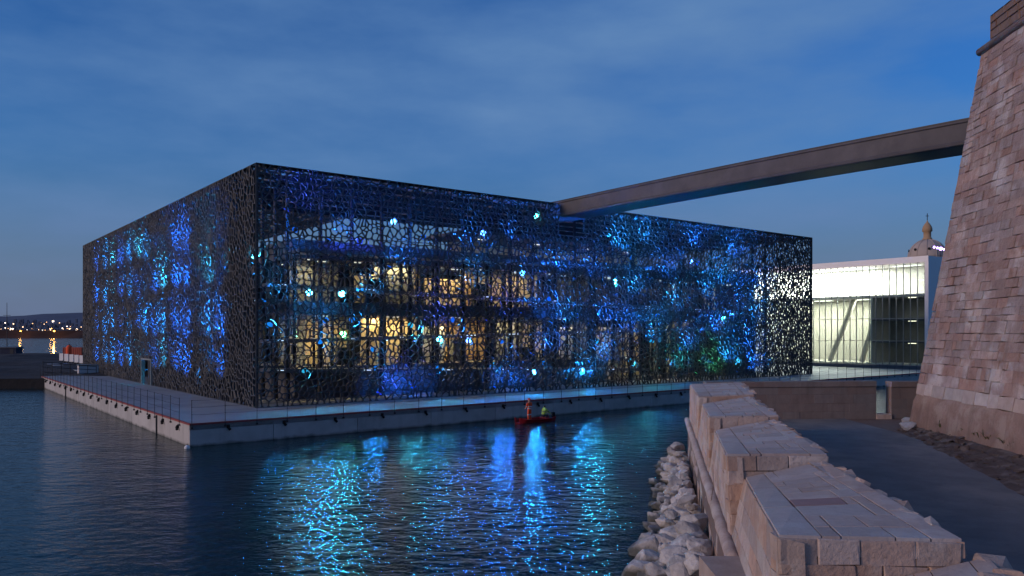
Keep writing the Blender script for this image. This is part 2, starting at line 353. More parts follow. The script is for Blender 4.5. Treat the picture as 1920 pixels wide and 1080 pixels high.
# land beyond the quay at the left, breakwater, hills
bm = nb()
NX, NY = 36, 22
gv = [[bm.verts.new((-210+i*(175/NX), 96+j*(115/NY), (0 if j == 0 else 1.5+1.1*noise.noise((i*0.33, j*0.4, 0))+0.5*noise.noise((i*0.9, j*1.1, 3))) - (0.9 if j >= NY-1 else 0))) for i in range(NX+1)] for j in range(NY+1)]
for i in range(NX+1): gv[0][i].co.z = 1.2; gv[0][i].co.y = 96
for j in range(NY):
    for i in range(NX): bm.faces.new((gv[j][i], gv[j][i+1], gv[j+1][i+1], gv[j+1][i]))
lo = [bm.verts.new((v.co.x, v.co.y, -1.5)) for v in gv[0]]
for i in range(NX): bm.faces.new((lo[i], lo[i+1], gv[0][i+1], gv[0][i]))
tag(obj('waste_ground', bm, 'land'), kind='structure')

bm = nb(); n = 60
pr = [(0, -2), (4, 2.5), (6, 8.5), (14, 9.0), (20, 2.0), (24, -2)]
vsn = [[bm.verts.new((-1150+i*(1100/n), 880+d+random.uniform(-1, 1), z+(random.uniform(-.7, .7) if 0 < k < 5 else 0))) for k, (d, z) in enumerate(pr)] for i in range(n+1)]
for i in range(n):
    for k in range(5): bm.faces.new((vsn[i][k], vsn[i+1][k], vsn[i+1][k+1], vsn[i][k+1]))
tag(obj('breakwater', bm, 'brk'), 'long dark breakwater crossing the water before the far hills', 'breakwater')
bm = nb(); n = 120
def hh(x, k): return 150+70*noise.noise((x*0.0006+5*k, k, 0))+22*noise.noise((x*0.0025, 3+k, 1))+7*noise.noise((x*0.01, 7, k))
for k, (Y, mul) in enumerate(((6000, 1.0), (5200, 0.62))):
    rows = []
    for i in range(n+1):
        X = -9000+i*(17000/n); h = hh(X, k)*mul
        rows.append([bm.verts.new(p) for p in ((X, Y-900, -3), (X, Y-600, h*0.28), (X, Y-250, h*0.72), (X, Y, h), (X, Y+500, h*0.6))])
    for a, b in zip(rows, rows[1:]):
        for q in range(4): bm.faces.new((a[q], b[q], b[q+1], a[q+1]))
tag(obj('hills', bm, 'hill', smooth=True), kind='structure')
# far town at the foot of the hills: too many lights to count
bm = nb()
def tlight(X, Y, z, r, mi): box(bm, X-r, X+r, Y, Y+2, z-r, z+r, mi)
for i in range(1100):
    X = random.uniform(-3250, -2200); up = random.random()
    base = 4 if up < 0.72 else random.uniform(8, 62)
    Y = 4150+base*6+random.uniform(-60, 60); w = random.uniform(5, 15); h = random.uniform(8, 20)
    lit = random.random() < (0.26 if base == 4 else 0.20)
    mi = 0 if not lit else random.choice((1, 1, 2, 2, 3))
    box(bm, X, X+(w if mi == 0 else random.uniform(2, 4.5)), Y, Y+8, base-3 if mi == 0 else base+random.uniform(0, 22)*(base == 4), base+(h if mi == 0 else 24), mi) if mi == 0 else tlight(X, Y, base+random.uniform(2, 20), random.uniform(1.2, 2.6), mi)
o = obj('distant_town', bm, ['hill', emit_mat('town_warm', (1, 0.5, 0.2), 4), emit_mat('town_amber', (1, 0.62, 0.36), 5), emit_mat('town_white', (1, 0.86, 0.75), 5)])
tag(o, 'rows of lit houses at the foot of the far hills', 'town', kind='stuff')
# sodium street lamps on the breakwater
sod = emit_mat('sodium_glow', (1.0, 0.46, 0.07), 16)
def street_lamp(px, py, Y, label, r):
    p = at(px, py, Y)
    t = empty('street_lamp', (p.x, p.y, 0)); tag(t, label, 'street lamp', 'orange street lamps on the breakwater')
    tubeo('pole', 'dark', t, (0, 0, 2), (0, 0, p.z), 0.16, 0.1)
    tubeo('arm', 'dark', t, (0, 0, p.z), (0, -1.2, p.z+0.3), 0.09, 0.07)
    bm = nb(); bmesh.ops.create_uvsphere(bm, u_segments=12, v_segments=8, radius=r); h = obj('lamp_head', bm, sod, t); h.location = (0, -1.4, p.z+0.1); h.scale = (1.2, 1, 0.7)
    ld = bpy.data.lights.new('lamp', 'POINT'); ld.energy = 1500; ld.color = (1, 0.5, 0.1); ld.shadow_soft_size = 0.8
    lo_ = bpy.data.objects.new('lamp', ld); C.objects.link(lo_); lo_.parent = t; lo_.location = (0, -2.6, p.z-0.6)
street_lamp(40, 621, 878, 'orange glowing street lamp on breakwater, standing alone', 0.65)
street_lamp(103, 621, 878, 'brightest orange glowing street lamp on breakwater beside a fainter one', 0.8)
street_lamp(98, 616, 895, 'faint orange street lamp close beside the brightest one on breakwater', 0.4)

# things on the waste ground
p = at(13, 650, 190); t = empty('mast', (p.x, p.y, 1.8)); tag(t, 'tall thin dark mast standing on the waste ground', 'mast')
tubeo('pole', 'dark', t, (0, 0, -0.5), (0, 0, 12.3), 0.11, 0.05); bm = nb(); tube(bm, (-0.9, 0, 9.2), (0.9, 0, 9.2), 0.05); obj('cross_arm', bm, 'dark', t)
p = at(21, 648, 185); t = empty('site_hut', (p.x, p.y, 1.2)); tag(t, 'dark navy low site hut at the foot of the mast', 'hut')
boxo('body', 'navy', t, -1.9, 1.9, -1.2, 1.2, 0, 1.9); bm = nb(); hexa(bm, [(-2.1,-1.4,1.9),(2.1,-1.4,1.9),(2.1,1.4,1.9),(-2.1,1.4,1.9)], [(-2,-1.3,2.15),(2,-1.3,2.15),(2,1.3,2.25),(-2,1.3,2.25)]); obj('roof', bm, 'dark', t); boxo('door', 'dark', t, 0.5, 1.3, -1.24, -1.2, 0.05, 1.7)
hb = None
for i in range(5):
    p = at(115+i*9.5, 668+i*1.3, 142-i*3)
    t = empty('site_barrier', (p.x, p.y, 1.5), -0.35); tag(t, 'white site barrier panel in a row beyond the quay gate', 'barrier', 'white site barriers beyond the quay')
    boxo('panel', 'white', t, -0.48, 0.48, -0.03, 0.03, 0.25, 1.55)
    boxo('foot', 'dark', t, -0.42, -0.30, -0.3, 0.3, 0, 0.25); boxo('foot', 'dark', t, 0.30, 0.42, -0.3, 0.3, 0, 0.25)
p = at(138, 657, 150); t = empty('shipping_container', (p.x, p.y, 2.0), -0.35); tag(t, 'rusty red shipping container behind the white barriers', 'container')
boxo('body', 'rust', t, -1.4, 3.4, -1.2, 1.2, 0, 2.0)
for i in range(9): boxo('rib', 'rust', t, -1.3+i*0.52, -1.15+i*0.52, -1.26, -1.2, 0.1, 1.9)
p = at(130, 650, 149); t = empty('orange_tank', (p.x, p.y, 2.0)); tag(t, 'bright orange tank beside the red container', 'tank')
bm = nb(); lathe(bm, [(0.45, 0), (0.6, 0.3), (0.6, 1.9), (0.4, 2.3), (0.15, 2.45)], 14); obj('body', bm, 'orange', t, True); tubeo('cap', 'dark', t, (0, 0, 2.42), (0, 0, 2.6), 0.16)
# steel gate frame closing the quay's far end
g = empty('quay_gate', (Q.x, Q.y, QZ), RZ); tag(g, 'dark steel grid gate closing the end of the quay', 'gate')
for i in range(7): tubeo('post', 'dark', g, (0.1+i*1.0, QY-0.4, 0), (0.1+i*1.0, QY-0.4, 1.9-0.12*i), 0.04, n=6)
for zz in (0.25, 0.95, 1.6): tubeo('rail', 'dark', g, (0.1, QY-0.4, zz+0.2), (6.1, QY-0.4, zz*0.65), 0.035, n=6)
t = empty('equipment_crate', (Q.x, Q.y, QZ), RZ); tag(t, 'pale grey equipment crate behind the quay gate', 'crate')
boxo('body', 'vwhite', t, 4.4, 7.2, QY+1.2, QY+2.6, 0, 1.15); boxo('lid', 'vmull', t, 4.3, 7.3, QY+1.1, QY+2.7, 1.15, 1.28)
# white mooring buoy at the quay corner
t = empty('mooring_buoy', (Q.x+0.15, Q.y-0.75, 0)); tag(t, 'small white round buoy floating at the quay corner', 'buoy')
bm = nb(); bmesh.ops.create_uvsphere(bm, u_segments=16, v_segments=10, radius=0.17); b_ = obj('float', bm, 'white', t, True); b_.location = (0, 0, 0.06); tubeo('ring', 'dark', t, (0, 0, 0.2), (0, 0, 0.28), 0.03)

# ------------------------------------------------------------------ the museum
mus = empty('lattice_museum', (NC.x, NC.y, QZ), RZ)
tag(mus, 'huge cube museum wrapped in a dark lattice screen, glowing blue and amber inside', 'museum')
BX, BY, BH = 74.0, 70.0, 18.0
def voro(Wd, Hd, sp, seed, holes=(), stretch=1.0):
    rnd = random.Random(seed); pts = []
    nx = int(Wd/sp); ny = int(Hd/(sp*stretch))
    for j in range(ny):
        for i in range(nx):
            x = (i+0.5+(0.5 if j % 2 else 0)*0.6-0.15)*Wd/nx+rnd.uniform(-.46, .46)*sp; y = (j+0.5)*Hd/ny+rnd.uniform(-.46, .46)*sp*stretch
            q = noise.noise((x*0.45, y*0.45, seed)); x += 0.42*sp*math.sin(q*8); y += 0.42*sp*math.cos(q*9.5)
            x = min(max(x, 0.16), Wd-0.16); y = min(max(y, 0.16), Hd-0.16)
            if rnd.random() < 0.10: continue
            if any(a-0.05 < x < b+0.05 and c-0.05 < y < d+0.05 for a, b, c, d in holes): continue
            pts.append((x, y))
    n = len(pts); ext = list(pts)
    for x, y in pts:
        if x < 2: ext.append((-x, y))
        if x > Wd-2: ext.append((2*Wd-x, y))
        if y < 2: ext.append((x, -y))
        if y > Hd-2: ext.append((x, 2*Hd-y))
        for a, b, c, d in holes:
            if c < y < d:
                if a-1.6 < x < a: ext.append((2*a-x, y))
                if b < x < b+1.6: ext.append((2*b-x, y))
            if a < x < b:
                if c-1.6 < y < c: ext.append((x, 2*c-y))
                if d < y < d+1.6: ext.append((x, 2*d-y))
    res = delaunay_2d_cdt([Vector(p) for p in ext], [], [], 0, 1e-6)
    V = np.array([tuple(v) for v in res[0]]); T = np.array([f for f in res[2] if len(f) == 3]); orig = res[3]
    A, B, Cc = V[T[:, 0]], V[T[:, 1]], V[T[:, 2]]
    D = 2*(A[:, 0]*(B[:, 1]-Cc[:, 1])+B[:, 0]*(Cc[:, 1]-A[:, 1])+Cc[:, 0]*(A[:, 1]-B[:, 1])); D[abs(D) < 1e-9] = 1e-9
    a2, b2, c2 = (A**2).sum(1), (B**2).sum(1), (Cc**2).sum(1)
    ux = (a2*(B[:, 1]-Cc[:, 1])+b2*(Cc[:, 1]-A[:, 1])+c2*(A[:, 1]-B[:, 1]))/D
    uy = (a2*(Cc[:, 0]-B[:, 0])+b2*(A[:, 0]-Cc[:, 0])+c2*(B[:, 0]-A[:, 0]))/D
    inc = {}
    for ti, tri in enumerate(T):
        for v in tri: inc.setdefault(int(v), []).append(ti)
    cells = []
    for vi, og in enumerate(orig):
        if not og or min(og) >= n or vi not in inc: continue
        tl = inc[vi]
        P = np.stack([np.clip(ux[tl], 0, Wd), np.clip(uy[tl], 0, Hd)], 1)
        c0 = V[vi]; ang = np.arctan2(P[:, 1]-c0[1], P[:, 0]-c0[0]); P = P[np.argsort(ang)]
        keep = [P[0]]
        for q in P[1:]:
            if np.hypot(*(q-keep[-1])) > 0.02: keep.append(q)
        if len(keep) > 2 and np.hypot(*(keep[0]-keep[-1])) < 0.02: keep.pop()
        if len(keep) >= 3: cells.append(np.array(keep))
    return cells
def lattice_mesh(cells, depth, hw, mapf, seed):
    rnd = random.Random(seed); VS = []; FS = []
    for P in cells:
        k = len(P); ctr = P.mean(0)
        w = hw*rnd.uniform(0.8, 1.3)
        # inset polygon: move every edge inwards, intersect neighbours
        E = np.roll(P, -1, 0)-P; Ln = np.hypot(E[:, 0], E[:, 1]); Nn = np.stack([-E[:, 1], E[:, 0]], 1)/Ln[:, None]
        ins = []
        for i in range(k):
            n0, n1 = Nn[i-1], Nn[i]; den = 1+n0.dot(n1)
            mv = (n0+n1)/max(den, 0.35)*w
            ins.append(P[i]+mv)
        ins = np.array(ins)
        r_out = np.hypot(*(P-ctr).T).mean()
        if any((ctr-ins[i]).dot(ctr-P[i]) < 0 for i in range(k)) or r_out < w*1.7:
            ins = ctr+(P-ctr)*0.35
        # round the hole (corner cutting), remember which outer corner each inner point belongs to
        hole = []; own = []
        for i in range(k):
            p = ins[i]; a = ins[i-1]; b = ins[(i+1) % k]
            hole.append(p*0.8+a*0.2); own.append(i); hole.append(p*0.8+b*0.2); own.append(i)
        m = 2*k; b0 = len(VS)
        lift = 0.022
        for p in P: VS.append((p[0], p[1], 0.0))
        for p in hole: VS.append((p[0], p[1], lift))
        for p in hole: VS.append((p[0], p[1], depth-lift))
        for p in P: VS.append((p[0], p[1], depth))
        H = b0+k; H2 = H+m; O2 = H2+m
        for i in range(k):
            j = (i+1) % k
            FS.append((b0+i, H+2*i+1, H+2*i)); FS.append((b0+i, b0+j, H+(2*j) % m, H+2*i+1))
            FS.append((O2+i, H2+2*i, H2+2*i+1)); FS.append((O2+i, H2+2*i+1, H2+(2*j) % m, O2+j))
        for i in range(m):
            j = (i+1) % m
            FS.append((H+i, H+j, H2+j, H2+i))
    VS = np.array(VS); VS = mapf(VS)
    me = bpy.data.meshes.new('lattice_screen'); me.from_pydata(VS.tolist(), [], FS); me.update()
    return me
def add_lattice(name, Wd, Hd, sp, seed, mapf, depth=0.20, hw=0.034, holes=(), label=None, stretch=1.25):
    me = lattice_mesh(voro(Wd, Hd, sp, seed, holes, stretch), depth, hw, mapf, seed)
    bm = bmesh.new(); bm.from_mesh(me); bmesh.ops.recalc_face_normals(bm, faces=bm.faces); bm.to_mesh(me); bm.free()
    o = mobj(name, me, 'lattice', mus)
    if label: o['label'] = label
    return o
NOTCH = (29.6, 32.9, 15.0, 18.0); DOOR = (30.4, 34.6, 0.0, 2.7)
add_lattice('lattice_screen', BX, BH, 0.395, 3, lambda v: np.stack([v[:, 0], v[:, 2], v[:, 1]], 1), holes=(NOTCH,), label='dark lattice screen of the long front, amber light behind')
add_lattice('lattice_screen', BY-0.18, BH, 0.40, 5, lambda v: np.stack([v[:, 2], v[:, 0]+0.18, v[:, 1]], 1), holes=(DOOR,), label='grey lattice screen washed by blue light columns')
add_lattice('lattice_screen', BY-0.18, BH, 0.50, 9, lambda v: np.stack([BX-v[:, 2], v[:, 0]+0.18, v[:, 1]], 1), label='lattice screen of the end facing the glass building')
add_lattice('lattice_screen', BX-0.4, BH, 1.3, 11, lambda v: np.stack([v[:, 0]+0.2, BY-v[:, 2], v[:, 1]], 1), hw=0.09)
add_lattice('roof_lattice', BX-0.4, 17.0, 0.85, 13, lambda v: np.stack([v[:, 0]+0.2, v[:, 1]+0.2, BH-0.02-v[:, 2]], 1), hw=0.10, holes=((29.4, 32.7, 0.0, 3.0),))
add_lattice('roof_lattice', 17.0, BY-17.8, 0.95, 15, lambda v: np.stack([v[:, 0]+0.2, v[:, 1]+17.3, BH-0.02-v[:, 2]], 1), hw=0.10)
# edge frame of the lattice cube
bm = nb(); box(bm, 0.03, 0.19, 0.03, 0.19, 0, BH); obj('corner_post', bm, 'dark', mus)
bm = nb(); box(bm, BX-0.19, BX-0.03, 0.19, 0.30, 0, BH); obj('corner_post', bm, 'dark', mus)
# inner building: slabs, solid base, roof deck, columns, ramps
IX0, IX1, IY0, IY1 = 5.0, 68.6, 5.0, 65.0
Z1a, Z1b, Z2a, Z2b, Z3a, Z3b = 2.7, 7.0, 8.1, 11.7, 11.7, 13.2
boxo('floor_slab', 'slabdark', mus, IX0-0.2, IX1+0.2, IY0-0.2, IY1, Z1b, Z2a)
boxo('roof_slab', 'slabdark', mus, IX0-0.3, IX1+0.3, IY0-0.3, IY1, Z3a, Z3b)
boxo('base_floor', 'slabdark', mus, IX0, IX1, IY0+0.3, IY1, 0.004, 0.3)
boxo('base_floor', 'slabdark', mus, IX0+0.25, 41.0, IY0+0.25, IY1-0.2, 2.35, 2.698)
boxo('base_wall', 'slabdark', mus, IX0, 41.0, IY0, IY0+0.25, 0.3, 2.69)
boxo('base_wall', 'slabdark', mus, 62.0, IX1, IY0, IY0+0.25, 0.3, Z1b-0.01)
boxo('base_wall', 'slabdark', mus, IX0, IX0+0.25, IY0+0.26, IY1-0.3, 0.3, 2.69)
boxo('core_wall', 'wallD', mus, 14.2, 60, 14.2, 60, 0.3, Z1b-0.01); boxo('core_wall', 'wallD', mus, 14.2, 60, 14.2, 60, Z2a+0.01, Z3a-0.01)
boxo('end_wall', 'slabdark', mus, IX1-0.25, IX1, IY0+0.3, IY1-0.3, 0.3, Z1b-0.01); boxo('end_wall', 'slabdark', mus, IX1-0.25, IX1, IY0+0.3, IY1-0.3, Z2a+0.01, Z3a-0.01)
# columns in the gap, up to the roof lattice
bm = nb(); tube(bm, (0, 0, 0), (0, 0, BH-0.3), 0.24, 0.15, 10); c0 = obj('column', bm, 'dark', mus); c0.location = (1.2, 4.2, 0)
for i in range(1, 25):
    o = c0.copy(); C.objects.link(o); o.location = (1.2+2.85*i, 4.2, 0)
for i in range(1, 22):
    o = c0.copy(); C.objects.link(o); o.location = (4.2, 4.2+2.95*i, 0)
# canopy beams under the roof lattice
for i in range(6): boxo('roof_beam', 'dark', mus, 0.5, BX-0.5, 2.2+i*3.0, 2.36+i*3.0, BH-0.62, BH-0.24)
for i in range(5): boxo('roof_beam', 'dark', mus, 2.2+i*3.0, 2.36+i*3.0, 17.6, BY-0.5, BH-0.62, BH-0.24)
# ramps in the gap behind the screens
strip = emit_mat('ramp_light', (0.62, 0.8, 1.0), 1.3)
def ramp(axis, s0, s1, za, zb, light=True):
    def P(s, d, z): return (s, d, z) if axis == 'x' else (d, s, z)
    def slabb(bm, d0, d1, o0, o1):
        q = [P(s0, d0, za+o0), P(s1, d0, zb+o0), P(s1, d1, zb+o0), P(s0, d1, za+o0)]; t_ = [P(s0, d0, za+o1), P(s1, d0, zb+o1), P(s1, d1, zb+o1), P(s0, d1, za+o1)]
        hexa(bm, q, t_)
    bm = nb(); slabb(bm, 1.7, 3.9, -0.28, 0.0); bmesh.ops.recalc_face_normals(bm, faces=bm.faces); rr = obj('ramp', bm, 'ramp', mus)
    bm = nb()
    tube(bm, P(s0, 1.75, za+1.05), P(s1, 1.75, zb+1.05), 0.035, n=6)
    n = int(abs(s1-s0)/1.5)
    for i in range(n+1):
        f = i/n; s = s0+(s1-s0)*f; z = za+(zb-za)*f; tube(bm, P(s, 1.75, z), P(s, 1.75, z+1.05), 0.02, n=5)
    obj('handrail', bm, 'dark', rr)
    if light:
        rnd = random.Random(int(s0*7+za*31)); s = s0+0.6
        while s < s1-1.5:
            Ls = rnd.uniform(0.25, 1.3); f = (s-s0)/(s1-s0); z = za+(zb-za)*f; z2 = za+(zb-za)*(s+Ls-s0)/(s1-s0)
            bm = nb(); tube(bm, P(s, 1.66, z-0.10), P(s+Ls, 1.66, z2-0.10), 0.028, n=6); obj('light_strip', bm, strip, rr)
            s += Ls+rnd.uniform(2.0, 8.0)
ramp('x', 1.7, 44, 2.75, 1.6); ramp('x', 1.7, 66, 5.0, 6.3); ramp('x', 1.7, 66, 9.35, 8.0); ramp('x', 4.0, 60, 12.1, 13.0, False)
ramp('y', 4.0, 64, 2.9, 4.4, False); ramp('y', 4.0, 64, 8.2, 6.3); ramp('y', 4.0, 64, 9.4, 12.2, False)
# glazing: panes and mullions, rooms behind
pw = 3.18
def make_glazing(axis, a0, a1, d0, floors):
    nbay = int((a1-a0)/pw); st = (a1-a0)/nbay
    for za, zb, lo_, hi in floors:
        mp_, mm = None, None
        for i in range(nbay):
            s = a0+i*st
            if s < lo_-0.1 or s+st > hi+0.1: continue
            if mp_ is None:
                bm = nb()
                if axis == 'x': box(bm, 0.06, st-0.06, 0.04, 0.06, za+0.05, zb-0.05)
                else: box(bm, 0.04, 0.06, 0.06, st-0.06, za+0.05, zb-0.05)
                p_ = mp_ = obj('window_pane', bm, 'glass', mus)
                bm = nb()
                if axis == 'x': box(bm, -0.13, 0.13, 0.0, 0.12, za+0.002, zb-0.002); box(bm, st/2-0.09, st/2+0.09, -0.05, 0.03, za+0.002, zb-0.002)
                else: box(bm, 0.0, 0.12, -0.13, 0.13, za+0.002, zb-0.002); box(bm, -0.05, 0.03, st/2-0.09, st/2+0.09, za+0.002, zb-0.002)
                q_ = mm = obj('mullion', bm, 'dark', mus)
            else:
                p_ = mp_.copy(); C.objects.link(p_); q_ = mm.copy(); C.objects.link(q_)
            loc = (s, d0, 0) if axis == 'x' else (d0, s, 0)
            p_.location = loc; q_.location = loc
make_glazing('x', IX0, IX1, IY0, [(2.7, Z1b, IX0, 41.2), (0.3, Z1b, 41.2, 62.0), (Z2a, Z3a, IX0, IX1)])
make_glazing('y', IY0+0.3, IY1, IX0, [(2.7, Z1b, IY0, IY1), (Z2a, Z3a, IY0, IY1)])
rnd = random.Random(21)
def room_wall(axis, a, b, d, z0, z1, m):
    bm = nb()
    if axis == 'x': box(bm, a, b, d, d+0.15, z0, z1)
    else: box(bm, d, d+0.15, a, b, z0, z1)
    obj('partition_wall', bm, m, mus)
def rooms(axis, a0, a1, z0, z1, pal):
    s = a0
    while s < a1-0.5:
        w = rnd.choice((1.6, 2.4, 3.2, 4.2)); w = min(w, a1-s)
        m = rnd.choice(pal); d = rnd.choice((7.2, 8.0, 8.8, 9.6))
        room_wall(axis, s+0.03, s+w-0.03, d, z0+0.01, z1-rnd.choice((0.02, 0.02, 0.02, 0.9)), m); s += w
rooms('x', IX0+0.5, 28, 2.7, Z1b, ('wallA', 'wallA', 'wallA', 'wallC', 'wallB', 'wallE')); rooms('x', 28, IX1-2, 0.3, Z1b, ('wallC', 'wallD', 'wallC', 'wallA', 'wallD', 'wallE'))
rooms('x', IX0+0.5, 34, Z2a, Z3a, ('wallA', 'wallA', 'wallB', 'wallC', 'wallC')); rooms('x', 34, IX1-2, Z2a, Z3a, ('wallC', 'wallD', 'wallD', 'wallA', 'wallC'))
rooms('y', 10.2, IY1-1, 2.7, Z1b, ('wallC', 'wallD', 'wallD', 'wallA')); rooms('y', 10.2, IY1-1, Z2a, Z3a, ('wallC', 'wallD', 'wallD'))
# showcases standing on the lit floors
t_sc = None
for (sx, z, m) in ((9.5, 2.7, 'wallD'), (16.0, 2.7, 'wallD'), (21.5, 2.7, 'wallC'), (12.2, Z2a, 'wallD'), (24.0, Z2a, 'wallD'), (30.0, 2.7, 'wallD')):
    boxo('showcase', m, mus, sx, sx+1.5, 6.3, 6.9, z+0.01, z+rnd.uniform(1.3, 2.3))
lum = emit_mat('ceiling_light_white', (1.0, 0.88, 0.66), 1.6)
def ceil_light(axis, s, d, z, L, power, col, lamp=True):
    loc = (s, d, z) if axis == 'x' else (d, s, z)
    t = boxo('ceiling_light', lum, mus, *((-L/2, L/2, -0.07, 0.07) if axis == 'x' else (-0.07, 0.07, -L/2, L/2)), -0.06, 0.0); t.location = loc
    if lamp:
        ld = bpy.data.lights.new('lamp', 'AREA'); ld.shape = 'RECTANGLE'; ld.size, ld.size_y = ((5, 0.6) if axis == 'x' else (0.6, 5)); ld.energy = power; ld.color = col
        o = bpy.data.objects.new('lamp', ld); C.objects.link(o); o.parent = t; o.location = (0, 0.3 if axis == 'x' else 0, -0.12)
warm = (1, 0.68, 0.31)
for i in range(9):
    s = 8+7.0*i
    k = [1, 1.0, 1.1, 0.75, 0.45, 0.35, 0.40, 0.35, 0.2][i]
    ceil_light('x', s, 6.5, Z1b-0.02, 1.2, 560*k, warm)
    k = [0.75, 0.95, 0.9, 0.7, 0.55, 0.35, 0.4, 0.35, 0.2][i]
    ceil_light('x', s, 6.5, Z3a-0.02, 1.2, 440*k, warm)
for i in range(14): ceil_light('x', 6.5+i*4.4, 5.6, Z3a-0.02, 0.8, 0, warm, False)
ceil_light('x', 46, 6.5, 2.6, 1.2, 60, (1, 0.85, 0.5)); ceil_light('x', 52, 6.5, 2.6, 1.2, 60, (1, 0.85, 0.5))
for i in range(4):
    ceil_light('y', 12+i*14, 6.5, Z1b-0.02, 1.2, 30, (0.7, 0.8, 1.0)); ceil_light('y', 12+i*14, 6.5, Z3a-0.02, 1.2, 22, (0.7, 0.8, 1.0))
# rooftop pavilion on the terrace
boxo('pavilion_wall', 'wallA', mus, 30, 62, 20, 20.3, Z3b+0.01, Z3b+3.0); boxo('pavilion_roof', 'slabdark', mus, 27, 64, 12.0, 21, Z3b+3.0, Z3b+3.35)
for i in range(8): tubeo('pavilion_post', 'dark', mus, (28+i*5, 12.4, Z3b), (28+i*5, 12.4, Z3b+3.0), 0.12)
for i in range(4): ceil_light('x', 32+i*8, 16.0, Z3b+2.98, 1.5, 90, (1, 0.8, 0.5))
# door frame in the left screen
bm = nb(); box(bm, -0.08, 0.3, DOOR[0]+0.02, DOOR[0]+0.20, 0.005, DOOR[3]-0.1); box(bm, -0.08, 0.3, DOOR[1]-0.0, DOOR[1]+0.18, 0.005, DOOR[3]-0.1); box(bm, -0.082, 0.302, DOOR[0]+0.02, DOOR[1]+0.18, DOOR[3]-0.1, DOOR[3]+0.06)
obj('door_frame', bm, 'vmull', mus); boxo('door', 'dark', mus, 0.1, 0.16, DOOR[0]+0.2, DOOR[0]+2.1, 0.02, DOOR[3]-0.12)

# LED projectors in the gap: each a housing, a bracket, a lens and its lamp
COLS = {'blue': (0.012, 0.17, 1.0), 'cyan': (0.04, 0.58, 1.0), 'azure': (0.015, 0.30, 1.0), 'green': (0.12, 1.0, 0.35), 'violet': (0.04, 0.10, 1.0), 'teal': (0.05, 0.85, 0.8)}
LENS = {k: emit_mat('lens_'+k, tuple(0.05+0.95*c for c in v), 16) for k, v in COLS.items()}
DIM = {k: emit_mat('dim_lens_'+k, v, 0.7) for k, v in COLS.items()}
bm = nb(); tube(bm, (0, 0, -0.30), (0, 0, -0.03), 0.11, 0.16, 12); box(bm, -0.05, 0.05, -0.05, 0.05, -0.42, -0.29); me_house = bpy.data.meshes.new('housing'); bm.to_mesh(me_house); bm.free(); me_house.materials.append(M['dark'])
bm = nb(); tube(bm, (0, 0, -0.032), (0, 0, 0.01), 0.25, 0.24, 14); me_lens = bpy.data.meshes.new('lens'); bm.to_mesh(me_lens); bm.free(); me_lens.materials.append(None)
museM = Matrix.Translation((NC.x, NC.y, QZ)) @ Matrix.Rotation(RZ, 4, 'Z')
museI = museM.inverted()
def projector(pl, aim, col, power, size=120, blend=0.6, label=None, lens=True, tall=None):   # pl, aim in the museum's frame
    pw_, aw = museM @ Vector(pl), museM @ Vector(aim)
    t = empty('led_projector', pw_); t.rotation_euler = (aw-pw_).to_track_quat('Z', 'Y').to_euler()
    lev = 'near the ground' if pl[2] < 3.2 else 'below the upper slab' if pl[2] < 8 else 'at the upper lit floor' if pl[2] < 12.5 else 'at roof terrace height'
    fc = 'long amber-lit front' if pl[1] < 4 else 'side screen with the doorway'
    tag(t, label or f'{"bright" if lens else "dim"} {col} LED projector {lev}, behind the {fc}', 'projector', f'{col} LED projectors behind the {fc}')
    h = bpy.data.objects.new('housing', me_house); C.objects.link(h); h.parent = t
    l = bpy.data.objects.new('lens', me_lens); C.objects.link(l); l.parent = t
    l.material_slots[0].link = 'OBJECT'; l.material_slots[0].material = (LENS if lens else DIM)[col]
    ld = bpy.data.lights.new('lamp', 'SPOT'); ld.energy = power; ld.color = COLS[col]; ld.spot_size = R(size); ld.spot_blend = blend; ld.shadow_soft_size = 0.10
    lo_ = bpy.data.objects.new('lamp', ld); C.objects.link(lo_); lo_.parent = t; lo_.location = (0, 0, 0.03); lo_.rotation_euler = (math.pi, 0, 0)
    if tall: lo_.scale = (tall, 1, 1)
def on_gap(px, py, d, face='x'):     # where a sight line meets the plane d metres behind a screen
    o = museI @ Vector((0, 0, CAMZ)); v = museI.to_3x3() @ Vector(((px-960)/FPX, 1, (622-py)/FPX))
    k = (d-o.y)/v.y if face == 'x' else (d-o.x)/v.x
    return o+v*k
camL = museI @ Vector((0, 0, CAMZ))
# the projectors that face the harbour
for (px, py, col, pwr) in ((738, 416, 'blue', 1100), (906, 437, 'blue', 1100), (1005, 405, 'teal', 600), (580, 549, 'cyan', 1700), (641, 551, 'cyan', 1700), (824, 636, 'cyan', 1100), (879, 638, 'blue', 1100),
                           (1002, 697, 'azure', 1300), (1091, 694, 'azure', 1300), (1153, 528, 'cyan', 1300), (643, 627, 'green', 70), (1357, 597, 'teal', 700), (1371, 590, 'azure', 700), (980, 512, 'azure', 500), (1296, 490, 'blue', 700)):
    p = on_gap(px, py, 0.36)
    aim = p + Vector((0.5*(camL.x-p.x)*0.15, -8, -3.2))
    projector(p, aim, col, pwr*1.35, 125)
for (px, py, col, pwr) in ((430, 481, 'cyan', 900), (476, 474, 'cyan', 900), (409, 612, 'azure', 900)):
    p = on_gap(px, py, 0.36, 'y')
    projector(p, p+Vector((-5, -5.5, -2)), col, pwr, 125)
